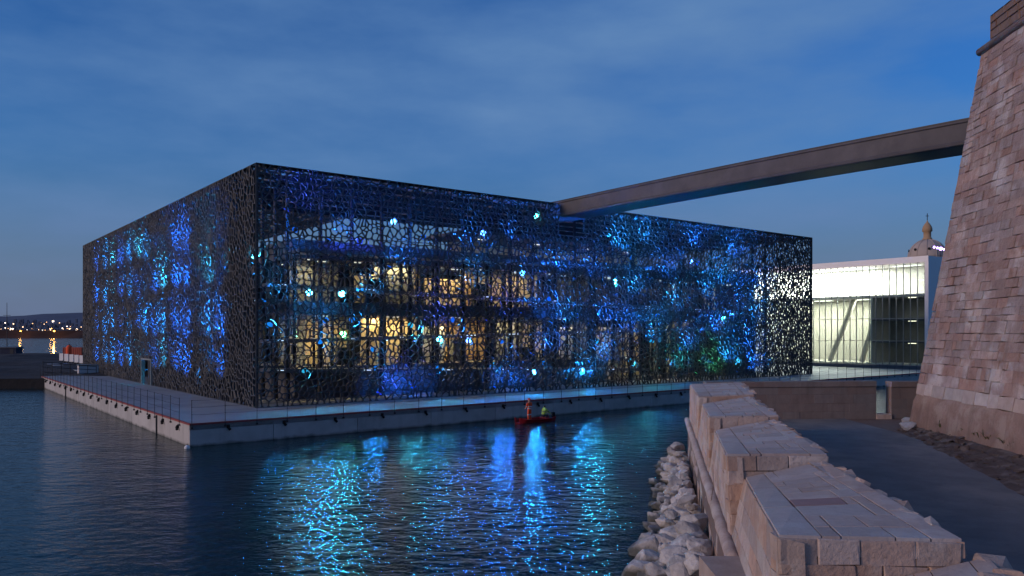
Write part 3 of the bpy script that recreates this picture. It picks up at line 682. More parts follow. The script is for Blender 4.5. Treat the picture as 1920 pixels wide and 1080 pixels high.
# projectors that wash the left screen in tall columns of light
for k, (s, col) in enumerate(((8.8, 'blue'), (11.8, 'azure'), (18.5, 'blue'), (21.5, 'blue'), (26.5, 'azure'), (29.5, 'blue'), (33.5, 'azure'), (36.5, 'blue'), (41.0, 'azure'), (45.5, 'blue'), (50.0, 'azure'), (54.5, 'azure'), (60.0, 'blue'))):
    for z in (0.7, 4.4, 8.6, 12.4):
        f = random.choice((0.08, 0.5, 0.8, 1.0, 1.0, 1.2))
        p = Vector((1.5, s-1.4, z+random.uniform(0, 0.8))); q = Vector((-0.42, 0.40, 1))
        projector(p, p+q*3, random.choice((col, col, col, 'cyan' if k % 3 == 1 else col)), 8500*f, 96, 1.0, lens=False)
# the long front from within: half aimed at the screen, half at the floors behind
for k, (s, z, col) in enumerate(((4, 16.5, 'violet'), (7.5, 14.5, 'blue'), (10, 10, 'azure'), (13, 12.6, 'blue'), (19, 14.6, 'blue'), (24, 15.5, 'blue'), (27, 9, 'blue'), (23, 8.2, 'violet'), (12, 1.6, 'violet'), (16, 7.6, 'violet'), (28.5, 5, 'blue'), (20, 11, 'azure'),
                                 (34, 12.5, 'blue'), (36, 8, 'blue'), (38, 15.5, 'azure'), (42, 16.2, 'azure'), (43, 6, 'azure'), (47, 9.5, 'azure'), (50, 16.4, 'blue'), (52, 11, 'azure'), (54, 7, 'blue'), (57, 15.8, 'blue'), (58, 10, 'blue'), (60, 5, 'blue'), (47, 3, 'teal'), (53, 2.4, 'green'), (61, 2.2, 'blue'), (24, 2.0, 'blue'), (33, 2.4, 'azure'), (2.2, 9.5, 'azure'), (40, 11, 'azure'), (30, 13, 'blue'), (26, 12, 'blue'), (31, 8, 'azure'), (36, 4, 'blue'), (39, 7, 'blue'), (45, 13, 'blue'), (49, 5, 'blue'), (55, 12.5, 'azure'), (56, 3.5, 'azure'), (62, 12.5, 'blue'), (61.5, 8.5, 'azure'))):
    up = 1
    p = Vector((s-1.1, 1.5, min(max(z-1.5*up, 0.5), 17.2))); projector(p, p+Vector((0.42, -0.45, up))*3, col, (1800 if col in ('green', 'teal') else 4600) if s > 26 else 2600, 132, 1.0, lens=False)
for k, (s, z, col) in enumerate(((3.5, 13.5, 'blue'), (9, 13.0, 'violet'), (15, 13.8, 'blue'), (22, 13.5, 'blue'), (6, 6.5, 'azure'), (14, 1.0, 'blue'), (26, 0.9, 'blue'), (35, 1.2, 'azure'), (33, 7.2, 'blue'), (41, 13.5, 'azure'), (45, 7.4, 'azure'), (52, 13.5, 'blue'), (58, 7.4, 'blue'), (63, 12, 'blue'))):
    p = Vector((s, 1.2, z)); projector(p, p+Vector((0.8, 2.4, 1.0 if z > 12 else 0.4)), col, 2200, 140, 0.9, lens=False)
for k, (px, py, col, pwr) in enumerate(((505, 610, 'azure', 3500), (700, 655, 'azure', 2600), (770, 610, 'cyan', 4800), (850, 600, 'blue', 4800), (940, 640, 'blue', 4800), (1030, 560, 'blue', 5600), (1120, 640, 'cyan', 4400), (1222, 640, 'cyan', 5200), (1275, 655, 'azure', 4800), (600, 640, 'azure', 1500), (660, 600, 'azure', 1800))):  # extra lamps, added only to throw streaks of light on the water
    p = on_gap(px, py, 1.2); projector(p, p+Vector((0.1*(camL.x-p.x), -8, -3.0)), col, pwr*0.38, 125, lens=False)
for k in range(11):  # low lamps added to give the quay deck its blue glow
    p = Vector((4.0+6.0*k, 0.55, 2.6)); projector(p, p+Vector((0.3, -2.6, -2.3)), 'azure' if k % 3 else 'cyan', 330, 120, 1.0, lens=False)
for k in range(4):  # more added lamps for the deck glow, along the left side
    p = Vector((0.55, 14.0+13.0*k, 2.6)); projector(p, p+Vector((-2.6, 0.3, -2.3)), 'azure', 300, 120, 1.0, lens=False)
projector(Vector((1.4, 33.2, 2.9)), Vector((-1.5, 32.6, 0)), 'cyan', 500, 100, 0.8, 'cyan LED projector above the doorway in the lattice screen')

# ------------------------------------------------------------------ footbridge
bdg = empty('footbridge', (0, 0, 0)); tag(bdg, 'long slim dark concrete footbridge from museum roof to stone tower', 'footbridge')
pb = NC + rv*31.25
def bpt(s, off, z): v = pb - lv*s + rv*off; return (v.x, v.y, z)
def zb(s): return 19.62 + 0.0*s + 0.16*math.sin(math.pi*max(0, min(s, 42))/42)
SS = [-6+i*2.0 for i in range(26)]
def sweep(name, prof, m):
    bm = nb(); rings = [[bm.verts.new(bpt(s, o, zb(s)+z)) for o, z in prof] for s in SS]
    for a, b in zip(rings, rings[1:]):
        for i in range(len(prof)): j = (i+1) % len(prof); bm.faces.new((a[i], a[j], b[j], b[i]))
    bm.faces.new(rings[0]); bm.faces.new(rings[-1][::-1]); bmesh.ops.recalc_face_normals(bm, faces=bm.faces)
    return obj(name, bm, m, bdg)
for sgn in (-1, 1):
    sweep('side_girder', [(sgn*1.55, 0.0), (sgn*1.25, 0.0), (sgn*1.22, -1.0), (sgn*1.2, -1.46), (sgn*1.55, -1.46), (sgn*1.60, -1.34), (sgn*1.46, -1.18), (sgn*1.46, -0.18), (sgn*1.55, -0.12)], 'bridge')
    sweep('handrail', [(sgn*1.36, 0.03), (sgn*1.50, 0.03), (sgn*1.50, 0.10), (sgn*1.36, 0.10)], 'dark')
sweep('deck', [(-1.2, -0.95), (1.2, -0.95), (1.2, -1.1), (-1.2, -1.1)], 'bridge')
sweep('soffit', [(-1.19, -1.3), (1.19, -1.3), (1.19, -1.47), (-1.19, -1.47)], 'dark')

# ------------------------------------------------------------------ white glass-fronted building
vb = empty('glass_building', (61, 115, QZ), RZ); tag(vb, 'white framed box building with a tall brightly lit glass front', 'building')
VH, VL, VD = 16.8, 37.8, 24.0             # the glass front runs along local +y at x=0 and faces -x
boxo('roof', 'vwhite', vb, -0.3, VD, -0.6, VL+0.6, VH-0.9, VH); boxo('plinth', 'slabdark', vb, -1.2, VD, -0.6, VL+0.6, 0.004, 0.5)
boxo('side_wall', 'vwhite', vb, -0.29, VD, -0.61, -0.1, 0.5, VH-0.9); boxo('side_wall', 'vwhite', vb, -0.3, VD, VL+0.1, VL+0.6, 0.5, VH-0.9); boxo('back_wall', 'vwhite', vb, VD-0.4, VD-0.01, -0.1, VL+0.1, 0.5, VH-0.9)
for (xx, zz) in ((3.3, 12.6), (2.5, 8.8), (6.5, 5.2), (8.5, 12.6)): boxo('side_window', 'black', vb, xx, xx+0.7, -0.63, -0.55, zz, zz+0.8)
ROWS = [(0.5, 4.2), (4.2, 7.6), (7.6, 11.2), (11.2, VH-0.9)]
NB = 36; bw = VL/NB
for (a, b) in ROWS:
    bm = nb(); box(bm, 0.0, 0.04, 0.05, bw-0.05, a+0.06, b-0.06); p0 = None
    for i in range(NB):
        if p0 is None: o = p0 = obj('glass_pane', bm, 'vglass', vb)
        else: o = p0.copy(); C.objects.link(o)
        o.location = (0, i*bw, 0)
bm = nb(); box(bm, -0.14, 0.06, -0.035, 0.035, 0.5, VH-0.9); p0 = None
for i in range(NB+1):
    if p0 is None: o = p0 = obj('mullion', bm, 'vmull', vb)
    else: o = p0.copy(); C.objects.link(o)
    o.location = (0, i*bw, 0)
for a, b in ROWS[1:]: boxo('transom', 'vmull', vb, -0.06, 0.08, 0, VL, a-0.05, a+0.05)
# inside: bright upper gallery, lit hall with slanted struts, dark rooms by the corner
boxo('gallery_floor', 'vwhite', vb, 0.4, VD-1, 0.1, VL-0.1, 10.9, 11.3); boxo('gallery_wall', 'wallE', vb, 7.0, 7.3, 9.5, VL-0.2, 11.31, VH-0.91); boxo('gallery_wall', 'wallE', vb, 7.0, 7.3, 0.2, 9.45, 11.31, VH-0.91)
boxo('hall_floor', 'wallE', vb, 0.4, VD-1, 0.1, VL-0.1, 0.51, 0.7); boxo('hall_wall', 'wallE', vb, 9.0, 9.3, 8.6, VL-0.2, 0.71, 10.89); boxo('hall_wall', 'wallE', vb, 0.5, 9.0, 8.2, 8.5, 0.71, 10.89)
boxo('dark_room', 'wallC', vb, 6.0, 6.3, 0.2, 8.1, 0.71, 10.89); boxo('room_floor', 'slabdark', vb, 0.3, 6.0, 0.2, 8.1, 7.3, 7.7); boxo('room_floor', 'slabdark', vb, 0.3, 6.0, 0.2, 8.1, 3.9, 4.2)
for (y0, y1) in ((11.5, 8.9), (17.0, 13.2), (26, 21), (31, 34.5)):
    tubeo('slanted_strut', 'wallE', vb, (3.5, y0, 0.7), (4.5, y1, 10.9), 0.42, 0.42, 8)
def vlamp(x, y, z, sx, sy, pwr, col, nm='gallery_light', em=6):
    t = boxo(nm, emit_mat('tube_white', col, em), vb, -sx/2, sx/2, -sy/2, sy/2, -0.05, 0); t.location = (x, y, z)
    ld = bpy.data.lights.new('lamp', 'AREA'); ld.shape = 'RECTANGLE'; ld.size = sx; ld.size_y = sy; ld.energy = pwr; ld.color = col
    o = bpy.data.objects.new('lamp', ld); C.objects.link(o); o.parent = t; o.location = (0, 0, -0.08)
for i in range(4): vlamp(3.4, 12.5+i*7, VH-0.95, 4, 5.5, 5200, (1, 0.97, 0.86), em=3.2)
vlamp(4, 4.5, VH-0.95, 1, 4, 260, (1, 0.97, 0.86), em=3)
for i in range(4): vlamp(5.0, 12+i*7, 10.85, 1.2, 3, 1100, (1, 0.94, 0.74), 'hall_light', 4)
for zz, pw_ in ((10.85, 22), (7.25, 26), (3.85, 18)): vlamp(2.5, 3.0, zz, 0.3, 1.1, pw_, (1, 0.85, 0.6), 'room_light', 5); 
# purple floodlight bar on its roof
pf = at(1763, 467, 119); t = empty('purple_floodlight', (pf.x, pf.y, VH+QZ)); tag(t, 'purple glowing floodlight bar on the roof of white building', 'floodlight')
tubeo('stand', 'dark', t, (0, 0, 0), (0, 0, pf.z-VH-QZ), 0.06); bm = nb(); tube(bm, (-1.3, 0, pf.z-VH-QZ+0.35), (1.3, 0, pf.z-VH-QZ-0.25), 0.12, 0.12, 8); obj('bar', bm, 'dark', t)
for k in range(5):
    f = -1.0+k*0.5; bm = nb(); bmesh.ops.create_uvsphere(bm, u_segments=10, v_segments=6, radius=0.17 if k != 2 else 0.26); o = obj('lens', bm, emit_mat('purple_lens', (0.50, 0.32, 1.0), 9), t); o.location = (f, -0.12, pf.z-VH-QZ+0.05-f*0.23)

# ------------------------------------------------------------------ cathedral domes
cd = empty('cathedral', (160, 300, QZ)); tag(cd, 'pale stone cathedral dome with slender lantern rising behind white building', 'cathedral')
boxo('nave', 'dome', cd, -14, 24, -12, 14, 0, 27)
bm = nb(); lathe(bm, [(7.2, 27), (7.2, 33.0), (7.5, 33.2), (7.5, 33.8), (6.9, 34)], 32); obj('drum', bm, 'dome', cd)
bm = nb(); lathe(bm, [(6.7*math.cos(a*math.pi/2/14)+0.01, 34+7.2*math.sin(a*math.pi/2/14)) for a in range(14)], 32); dm = obj('dome', bm, 'dome', cd, True)
for k in range(12):
    a = 2*math.pi*k/12; bm = nb(); pts = [((6.78*math.cos(q))*math.cos(a), (6.78*math.cos(q))*math.sin(a), 34+7.28*math.sin(q)) for q in [i*math.pi/2/9 for i in range(9)]]
    for p_, q_ in zip(pts, pts[1:]): tube(bm, p_, q_, 0.16, n=5)
    obj('rib', bm, 'dome', dm)
for k in range(8):
    a = 2*math.pi*(k+0.5)/8; bm = nb(); tube(bm, (6.3*math.cos(a), 6.3*math.sin(a), 37.0), (6.55*math.cos(a), 6.55*math.sin(a), 37.05), 0.5, n=8); obj('oculus', bm, 'black', dm)
for k in range(8):
    a = 2*math.pi*k/8; bm = nb(); c, s = math.cos(a), math.sin(a)
    tube(bm, (7.3*c, 7.3*s, 28), (7.3*c, 7.3*s, 31.6), 0.8, n=10); obj('drum_window', bm, 'black', cd)
bm = nb(); lathe(bm, [(1.7, 40.8), (1.7, 41.6), (1.35, 41.9), (1.35, 44.0), (1.8, 44.3), (1.75, 45.4), (1.45, 46.3), (0.9, 47.2), (0.3, 47.9), (0.1, 48.6)], 16); ln = obj('lantern', bm, 'gold', cd, True)
bm = nb(); box(bm, -0.1, 0.1, -0.1, 0.1, 48.5, 51.2); box(bm, -0.6, 0.6, -0.09, 0.09, 50.1, 50.3); obj('cross', bm, 'dark', cd)
bm = nb(); lathe(bm, [(1.9, 27), (1.9, 36), (2.2, 36.2), (1.7, 37.4), (1.1, 39), (0.4, 40.2), (0.1, 41)], 16, c=(9.6, -4)); obj('turret', bm, 'dome', cd)

# ------------------------------------------------------------------ fort: path, rampart, far wall, tower
PZ = 1.5
bm = nb()
def wl(Y): return 9.3+(Y-41)*0.188           # line of the rampart's outer face
def sheet3(name, pts, m, kind='structure'):
    bm = nb(); bm.faces.new([bm.verts.new(p) for p in pts]); return tag(obj(name, bm, m), kind=kind)
sheet3('path', [(wl(6)+0.7, 6, PZ), (21.0, 6, PZ), (21.0, 49.8, PZ), (wl(49.8)+0.7, 49.8, PZ)], 'path')
# rubble verge between the path and the tower: an uneven bank
vg = []; bm = nb(); NVY, NVX = 60, 10
for j in range(NVY+1):
    Y = 6+j*(44.4-6)/NVY; xe = 17.0+(Y-26)*0.26+0.25*noise.noise((Y*0.5, 2, 0)) if Y > 10 else 13.0
    xt = 22.9+(Y-43.9)*0.0957
    vg.append([bm.verts.new((xe+(xt-xe)*i/NVX, Y, PZ-0.03+0.45*(i/NVX)**1.5+0.10*(i > 0)*noise.noise((i*0.9, Y*0.9, 5))+0.05*(i > 0))) for i in range(NVX+1)])
for j in range(NVY):
    for i in range(NVX): bm.faces.new((vg[j][i], vg[j][i+1], vg[j+1][i+1], vg[j+1][i]))
tag(obj('verge', bm, 'dirt'), kind='structure')
bm = nb(); hexa(bm, [(wl(6)+0.9, 6, -3), (30, 6, -3), (30, 49.4, -3), (wl(49.4)+0.9, 49.4, -3)], [(wl(6)+0.9, 6, PZ-0.05), (30, 6, PZ-0.05), (30, 49.4, PZ-0.05), (wl(49.4)+0.9, 49.4, PZ-0.05)])
tag(obj('fort_ground', bm, 'mortar'), kind='structure')

# rampart: scarp, roll moulding, sawtooth merlons
ram = empty('rampart', (0, 0, 0)); tag(ram, 'thick pink limestone rampart with stepped paved tops along the path', 'rampart')
Ya, Yb = 5.0, 41.3
bm = nb(); hexa(bm, [(wl(Ya)-0.10, Ya, -2), (wl(Ya)+2.0, Ya, -2), (wl(Yb)+2.4, Yb, -2), (wl(Yb)-0.10, Yb, -2)], [(wl(Ya)-0.02, Ya, 2.28), (wl(Ya)+2.0, Ya, 2.28), (wl(Yb)+2.4, Yb, 2.28), (wl(Yb)-0.02, Yb, 2.28)])
obj('scarp', bm, 'mortar', ram)
P = [(wl(Yb)-0.03, Yb, 0.0), (wl(14)-0.03, 14, 0.0), (wl(14)+0.05-0.03, 14, 2.18), (wl(Yb)+0.05-0.03, Yb, 2.18)]
Lu = Yb-14
tile_face(ram, 'facing_stone', P, courses(Lu, 2.18, 0.54, 1.25), Lu, 2.18, 'stone', 0.035, 0.012, 0.014, 0.008, 0.008)
bm = nb(); seg = 60; rg = []
for i in range(seg+1):
    y0 = 15.9+(Yb+0.25-15.9)*i/seg; rr = 0.155+0.014*noise.noise((y0*1.7, 0, 0)); xo = 0.02*noise.noise((y0*0.8, 4, 0))
    rg.append([bm.verts.new((wl(y0)-0.05+xo+rr*math.cos(a*math.pi/6), y0, 2.29+rr*math.sin(a*math.pi/6))) for a in range(12)])
for a_, b_ in zip(rg, rg[1:]):
    for q in range(12): bm.faces.new((a_[q], a_[(q+1) % 12], b_[(q+1) % 12], b_[q]))
bm.faces.new(rg[0]); bm.faces.new(rg[-1][::-1]); bmesh.ops.recalc_face_normals(bm, faces=bm.faces)
obj('roll_moulding', bm, 'stone', ram, True)
bm = nb(); box(bm, wl(14.5)-0.50, wl(14.5)+0.55, 12.2, 15.9, 0.2, 2.42); eb = obj('end_block', bm, 'whitestone', ram)
# merlons: top corners (front-left, front-right, back-right, back-left)
def W3(px, py, Y): return at(px, py, Y)
MER = [
  ('near', W3(1700, 1330, 5.6), W3(2130, 1330, 5.6), W3(1853, 1044, 10.36), W3(1640, 1094, 10.36)),
  ('A', W3(1458, 1003, 10.4), W3(1805, 1012, 10.45), W3(1545, 864, 17.48), W3(1397, 895, 17.48)),
  ('B', W3(1362, 851, 17.53), W3(1552, 852, 17.55), W3(1452, 786, 25.34), W3(1341, 806, 25.34)),
  ('C', W3(1330, 781, 25.4), W3(1460, 779, 25.42), W3(1405, 743, 33.14), W3(1317, 757, 33.14)),
  ('D', W3(1310, 744, 33.2), W3(1413, 739, 33.25), W3(1390, 717, 41.2), W3(1294, 720, 41.2))]
def plan_slabs(Wm, Lm, seed):
    rnd = random.Random(seed); cells = []
    lb = Wm*0.235; rb = Wm*0.17
    v = 0
    while v < Lm-1e-6:
        w = rnd.uniform(2.0, 3.4); w = Lm-v if Lm-v-w < 1.2 else w
        cells.append((0, lb, v, v+w)); v += w
    v = 0
    while v < Lm-1e-6:
        w = rnd.uniform(1.1, 2.0); w = Lm-v if Lm-v-w < 0.8 else w
        cells.append((Wm-rb, Wm, v, v+w)); v += w
    v = 0; mid = Wm-lb-rb
    while v < Lm-1e-6:
        h = rnd.uniform(0.5, 1.0); h = Lm-v if Lm-v-h < 0.4 else h
        cuts = [0]+sorted(rnd.sample([0.18, 0.3, 0.42, 0.55, 0.68, 0.82], rnd.choice((1, 2, 2))))+[1]
        for a, b in zip(cuts, cuts[1:]):
            if b-a < 0.14: continue
            cells.append((lb+mid*a, lb+mid*b, v, v+h))
        # fill slivers
        for a, b in zip(cuts, cuts[1:]):
            if b-a < 0.14: cells.append((lb+mid*a, lb+mid*b, v, v+h))
        v += h
    return cells
for k, (nm, FL, FR, BR, BL) in enumerate(MER):
    mer = empty('merlon', (0, 0, 0), 0, ram)
    dn = Vector((0, 0, 0.05))
    Yf, Yk = FL.y, BL.y
    # body under the slabs
    bF = [Vector((wl(Yf)+0.06, Yf, 2.27)), Vector((max(FR.x, wl(Yf)+2.2), FR.y, PZ-0.06 if False else 1.44)), Vector((BR.x+0.05, BR.y, 1.44)), Vector((wl(Yk)+0.06, Yk, 2.27))]
    dk = Vector((0, 0, 0.24)); cc = (FL+FR+BR+BL)/4; inn = lambda p: p+(Vector((cc.x, cc.y, p.z))-p).normalized()*0.30; tF = [inn(p)-dk for p in (FL, FR, BR, BL)]; bF0 = bF; bF = [inn(p) for p in bF]
    bm = nb(); hexa(bm, bF, tF); obj('core', bm, 'mortar', mer)
    Wm, Lm = 2.4, (BL-FL).length
    redc = []
    cells = plan_slabs(Wm, Lm, 40+k)
    pick = None
    if nm == 'A':
        mids = [c for c in cells if 0.9 < (c[0]+c[1])/2 < 1.7 and 2.2 < c[2] < 4.2]; pick = mids[0] if mids else None
    tile_face(mer, 'paving_slab', [FL-dn, FR-dn, BR-dn, BL-dn], cells, Wm, Lm, 'slab', 0.055, 0.030, 0.004, 0.004, 0.010, (lambda *c: 'slabred' if c == pick else 'slab'), emb=0.22)
    # front face: a dressed top course over rougher courses, left face and path face
    nF = Vector((0, -0.02, 0))
    bl = Vector((wl(Yf)+0.06, Yf, 2.3)); brf = Vector((bF0[1].x, FR.y, 2.3))
    if nm != 'near':
        Hf = FL.z-2.3; Wf = (FR-FL).length
        hh_ = 0.36
        cl = [(u0, u1, Hf-hh_, Hf-0.01) for (u0, u1, _, _) in courses(Wf, 0.4, 0.4, 0.75)] + [(a, b, c, d) for a, b, c, d in courses(Wf, Hf-hh_, 0.30, 0.55)]
        tile_face(mer, 'facing_stone', [bl, brf, FR-dn*0.6, FL-dn*0.6], cl, Wf, Hf, 'stone', 0.03, 0.008, 0.012, 0.012, 0.014, emb=0.3)
        lb0 = Vector((wl(Yk)+0.06, Yk, 2.3)); Hs = FL.z-2.3
        tile_face(mer, 'facing_stone', [lb0, bl, FL-dn*0.6, BL-dn*0.6], courses(Lm, Hs, 0.45, 1.15), Lm, Hs, 'stone', 0.022, 0.006, 0.010, 0.008, 0.012, emb=0.35)
        rb0 = bF0[1]; rb1 = bF0[2]; Hr = FR.z-1.5
        tile_face(mer, 'facing_stone', [rb0, rb1, BR-dn*0.6, FR-dn*0.6], courses(Lm, Hr, 0.42, 0.8), Lm, Hr, 'stone', 0.04, 0.02, 0.02, 0.02, 0.02, emb=0.35)
    # broken edging stones along the path side
    n = 11
    for i in range(n):
        f = (i+0.5+random.uniform(-.3, .3))/n
        if f < 0.06: continue
        p = FR.lerp(BR, f); bm = nb(); sx, sy, sz = random.uniform(.14, .24), random.uniform(.25, .5), random.uniform(.07, .12)
        pts = [Vector((random.uniform(-1, 1)*sx, random.uniform(-1, 1)*sy, random.uniform(-1, 1)*sz)) for _ in range(22)]
        bmesh.ops.convex_hull(bm, input=[bm.verts.new(q) for q in pts]); o = obj('edging_stone', bm, 'stone', mer); o.location = p+Vector((random.uniform(-0.04, .08), 0, -0.07)); o.rotation_euler = (0, 0, -0.19)
# a dry twig caught on the moulding
p = at(1336, 925, 21.5); bm = nb(); tube(bm, (p.x-0.12, p.y-0.3, 2.36), (p.x+0.02, p.y, 2.75), 0.012, 0.010, 5); tube(bm, (p.x+0.02, p.y, 2.75), (p.x+0.06, p.y+0.2, 3.3), 0.010, 0.006, 5); tube(bm, (p.x+0.02, p.y, 2.75), (p.x-0.03, p.y+0.1, 3.0), 0.007, 0.004, 5)
o = obj('dry_twig', bm, 'mortar'); tag(o, 'thin dry dark twig leaning on the rampart moulding', 'twig')

# far wall with a gap
def fwall(label, x0, x1, Y0, Y1, z1):
    t = empty('cross_wall', (0, 0, 0)); tag(t, label, 'wall')
    bm = nb(); hexa(bm, [(x0, Y0, -1), (x1, Y1, -1), (x1, Y1+0.7, -1), (x0, Y0+0.7, -1)], [(x0, Y0, z1-0.34), (x1, Y1, z1-0.34), (x1, Y1+0.7, z1-0.34), (x0, Y0+0.7, z1-0.34)]); obj('core', bm, 'mortar', t)
    Lw = math.hypot(x1-x0, Y1-Y0); Hw = z1-0.36-PZ
    tile_face(t, 'facing_stone', [Vector((x0, Y0, PZ-0.05)), Vector((x1, Y1, PZ-0.05)), Vector((x1, Y1, z1-0.36)), Vector((x0, Y0, z1-0.36))], courses(Lw, Hw, 0.55, 1.3), Lw, Hw, 'crosswall', 0.03, 0.004, 0.005, 0.003, 0.004)
    n = max(1, int(Lw/1.15)); 
    for i in range(n):
        a = i/n; b = (i+1)/n; g = 0.004
        xa, xb = x0+(x1-x0)*a+g, x0+(x1-x0)*b-g; ya, yb = Y0+(Y1-Y0)*a, Y0+(Y1-Y0)*b
        bm = nb(); hexa(bm, [(xa, ya-0.08, z1-0.335), (xb, yb-0.08, z1-0.335), (xb, yb+0.78, z1-0.335), (xa, ya+0.78, z1-0.335)], [(xa, ya-0.07, z1+random.uniform(-.01, .01)), (xb, yb-0.07, z1), (xb, yb+0.77, z1), (xa, ya+0.77, z1)]); obj('coping_stone', bm, 'crosswall', t)
fwall('low smooth stone wall crossing the far end of the path', 12.1, 23.2, 48.6, 49.6, 3.86)
fwall('short stub of stone wall between the gap and the tower', 24.15, 27.5, 49.6, 49.9, 3.82)
bm = nb(); box(bm, 23.2, 24.15, 49.5, 50.2, -1, PZ+0.25); tag(obj('gap_sill', bm, 'stone'), 'stone sill in the gap of the cross wall', 'sill')

# tower
tw = empty('fort_tower', (0, 0, 0)); tag(tw, 'massive battered pink stone fort tower beside the path', 'tower')
HB, HT = 1.3, 21.9                       # foot and cordon heights
cF = Vector((22.4, 43.9, HB)); cT = Vector((24.97, 41.3, HT))
dF = Vector((-0.0957, -1, 0)).normalized()     # along the face, towards the camera side
LT = 34.0
bm = nb()
bF = [cF+dF*LT+Vector((0, 0, -1.5)), cF+dF*LT+Vector((40, 0, -1.5)), cF+Vector((40, 0, -1.5)), cF+Vector((0, 0, -1.5))]
tF = [cT+dF*(LT-2.6), cT+dF*(LT-2.6)+Vector((35, 0, 0)), cT+Vector((37, 0, 0)), cT]
hexa(bm, bF, tF); obj('core', bm, 'mortar', tw)
nT = dF.cross(cT-cF).normalized(); nT = nT if nT.x < 0 else -nT
# smooth rendered plinth, slightly proud
def tp(s, z):     # point of the battered face, s metres from the corner, at height z
    f = (z-HB)/(HT-HB); return cF.lerp(cT, f)+dF*s
bm = nb(); cols = 40; rows_ = 6; V2 = []
for i in range(cols+1):
    s = -0.02+i*(LT-1)/cols; zt = 3.55-0.004*s+0.10*noise.noise((s*0.7, 0, 1))
    V2.append([bm.verts.new(tp(s, HB-0.4+(zt-HB+0.4)*k/rows_)+nT*(0.10+0.05*noise.noise((s*0.9, k*0.7, 2))-(0.10 if k == rows_ else 0))) for k in range(rows_+1)])
for i in range(cols):
    for k in range(rows_): bm.faces.new((V2[i+1][k], V2[i][k], V2[i][k+1], V2[i+1][k+1]))
obj('plinth', bm, 'plinth', tw, True)
def proj(p): return (p.x/p.y*FPX+960, 622-(p.z-CAMZ)/p.y*FPX)
stones = []
z = 3.5; rnd = random.Random(77); ci = 0
while z < HT-0.15:
    h = rnd.choice((0.28, 0.36, 0.40, 0.46, 0.58)) if ci else 0.62
    if HT-0.15-z-h < 0.25: h = HT-0.15-z
    s = -0.03-rnd.uniform(0, 0.04); L = LT-3-(z*0.12)
    while s < L:
        w = rnd.choice((0.4, 0.6, 0.8, 1.0, 1.4))*rnd.uniform(.85, 1.2) if ci else rnd.uniform(0.8, 1.5)
        stones.append((s, s+w, z, z+h, ci)); s += w
    z += h; ci += 1
recs = []
for (s0, s1, z0, z1, ci) in stones:
    g = rnd.uniform(0.002, 0.014)
    wv = lambda: rnd.uniform(-0.035, 0.035)
    c4 = [tp(s1-g, z0+g+wv()), tp(s0+g, z0+g+wv()), tp(s0+g, z1-g+wv()), tp(s1-g, z1-g+wv())]
    a = [proj(c) for c in c4]; ar = 0.5*abs(sum(a[i][0]*a[(i+1) % 4][1]-a[(i+1) % 4][0]*a[i][1] for i in range(4)))
    vis = min(q[0] for q in a) < 1920 and min(q[1] for q in a) < 1080 and max(q[1] for q in a) > 0
    vs_, fs_ = stone_geo(c4, nT, rnd.choice((0.012, 0.02, 0.026, 0.032, 0.04)) if ci else 0.05, 0.010, 0.012)
    recs.append((ar if vis else -1, ci, vs_, fs_))
recs.sort(key=lambda q: -q[0])
for ar, ci, vs_, fs_ in recs[:300]:
    me = bpy.data.meshes.new('stone'); me.from_pydata([tuple(v) for v in vs_], [], fs_); mobj('stone', me, 'tower' if ci else 'whitestone', tw)
for q, m in ((0, 'whitestone'), (1, 'tower')):
    VS = []; FS = []
    for ar, ci, vs_, fs_ in recs[300:]:
        if (ci > 0) != bool(q): continue
        b0 = len(VS); VS += [tuple(v) for v in vs_]; FS += [tuple(i+b0 for i in f) for f in fs_]
    if VS:
        me = bpy.data.meshes.new('stones'); me.from_pydata(VS, [], FS); tag(mobj('stones', me, m, tw), kind='stuff')
# cordon and parapet above
bm = nb(); tube(bm, tp(-0.2, HT-0.02)+nT*0.05, tp(LT-4, HT-0.02)+nT*0.05, 0.21, 0.21, 12); obj('cordon', bm, 'plinth', tw, True)
pc = cT+Vector((0.28, -0.28, 0))
bm = nb(); ins = [pc+dF*(LT-4), pc+dF*(LT-4)+Vector((30, 0, 0)), pc+Vector((30, 0, 0)), pc]
hexa(bm, [p+Vector((0, 0, -0.1)) for p in ins], [p+Vector((0, 0, 1.75)) for p in ins]); obj('parapet', bm, 'mortar', tw)
Lp = LT-4
tile_face(tw, 'parapet_stone', [pc+Vector((0, 0, 0.2))+dF*9, pc+Vector((0, 0, 0.2)), pc+Vector((0, 0, 1.76)), pc+Vector((0, 0, 1.76))+dF*9][::1] if False else [pc+Vector((0, 0, 0.15)), pc+dF*9+Vector((0, 0, 0.15)), pc+dF*9+Vector((0, 0, 1.75)), pc+Vector((0, 0, 1.75))][::-1], courses(9, 1.6, 0.42, 0.8), 9, 1.6, 'tower', 0.04, 0.02, 0.02, 0.015, 0.015)
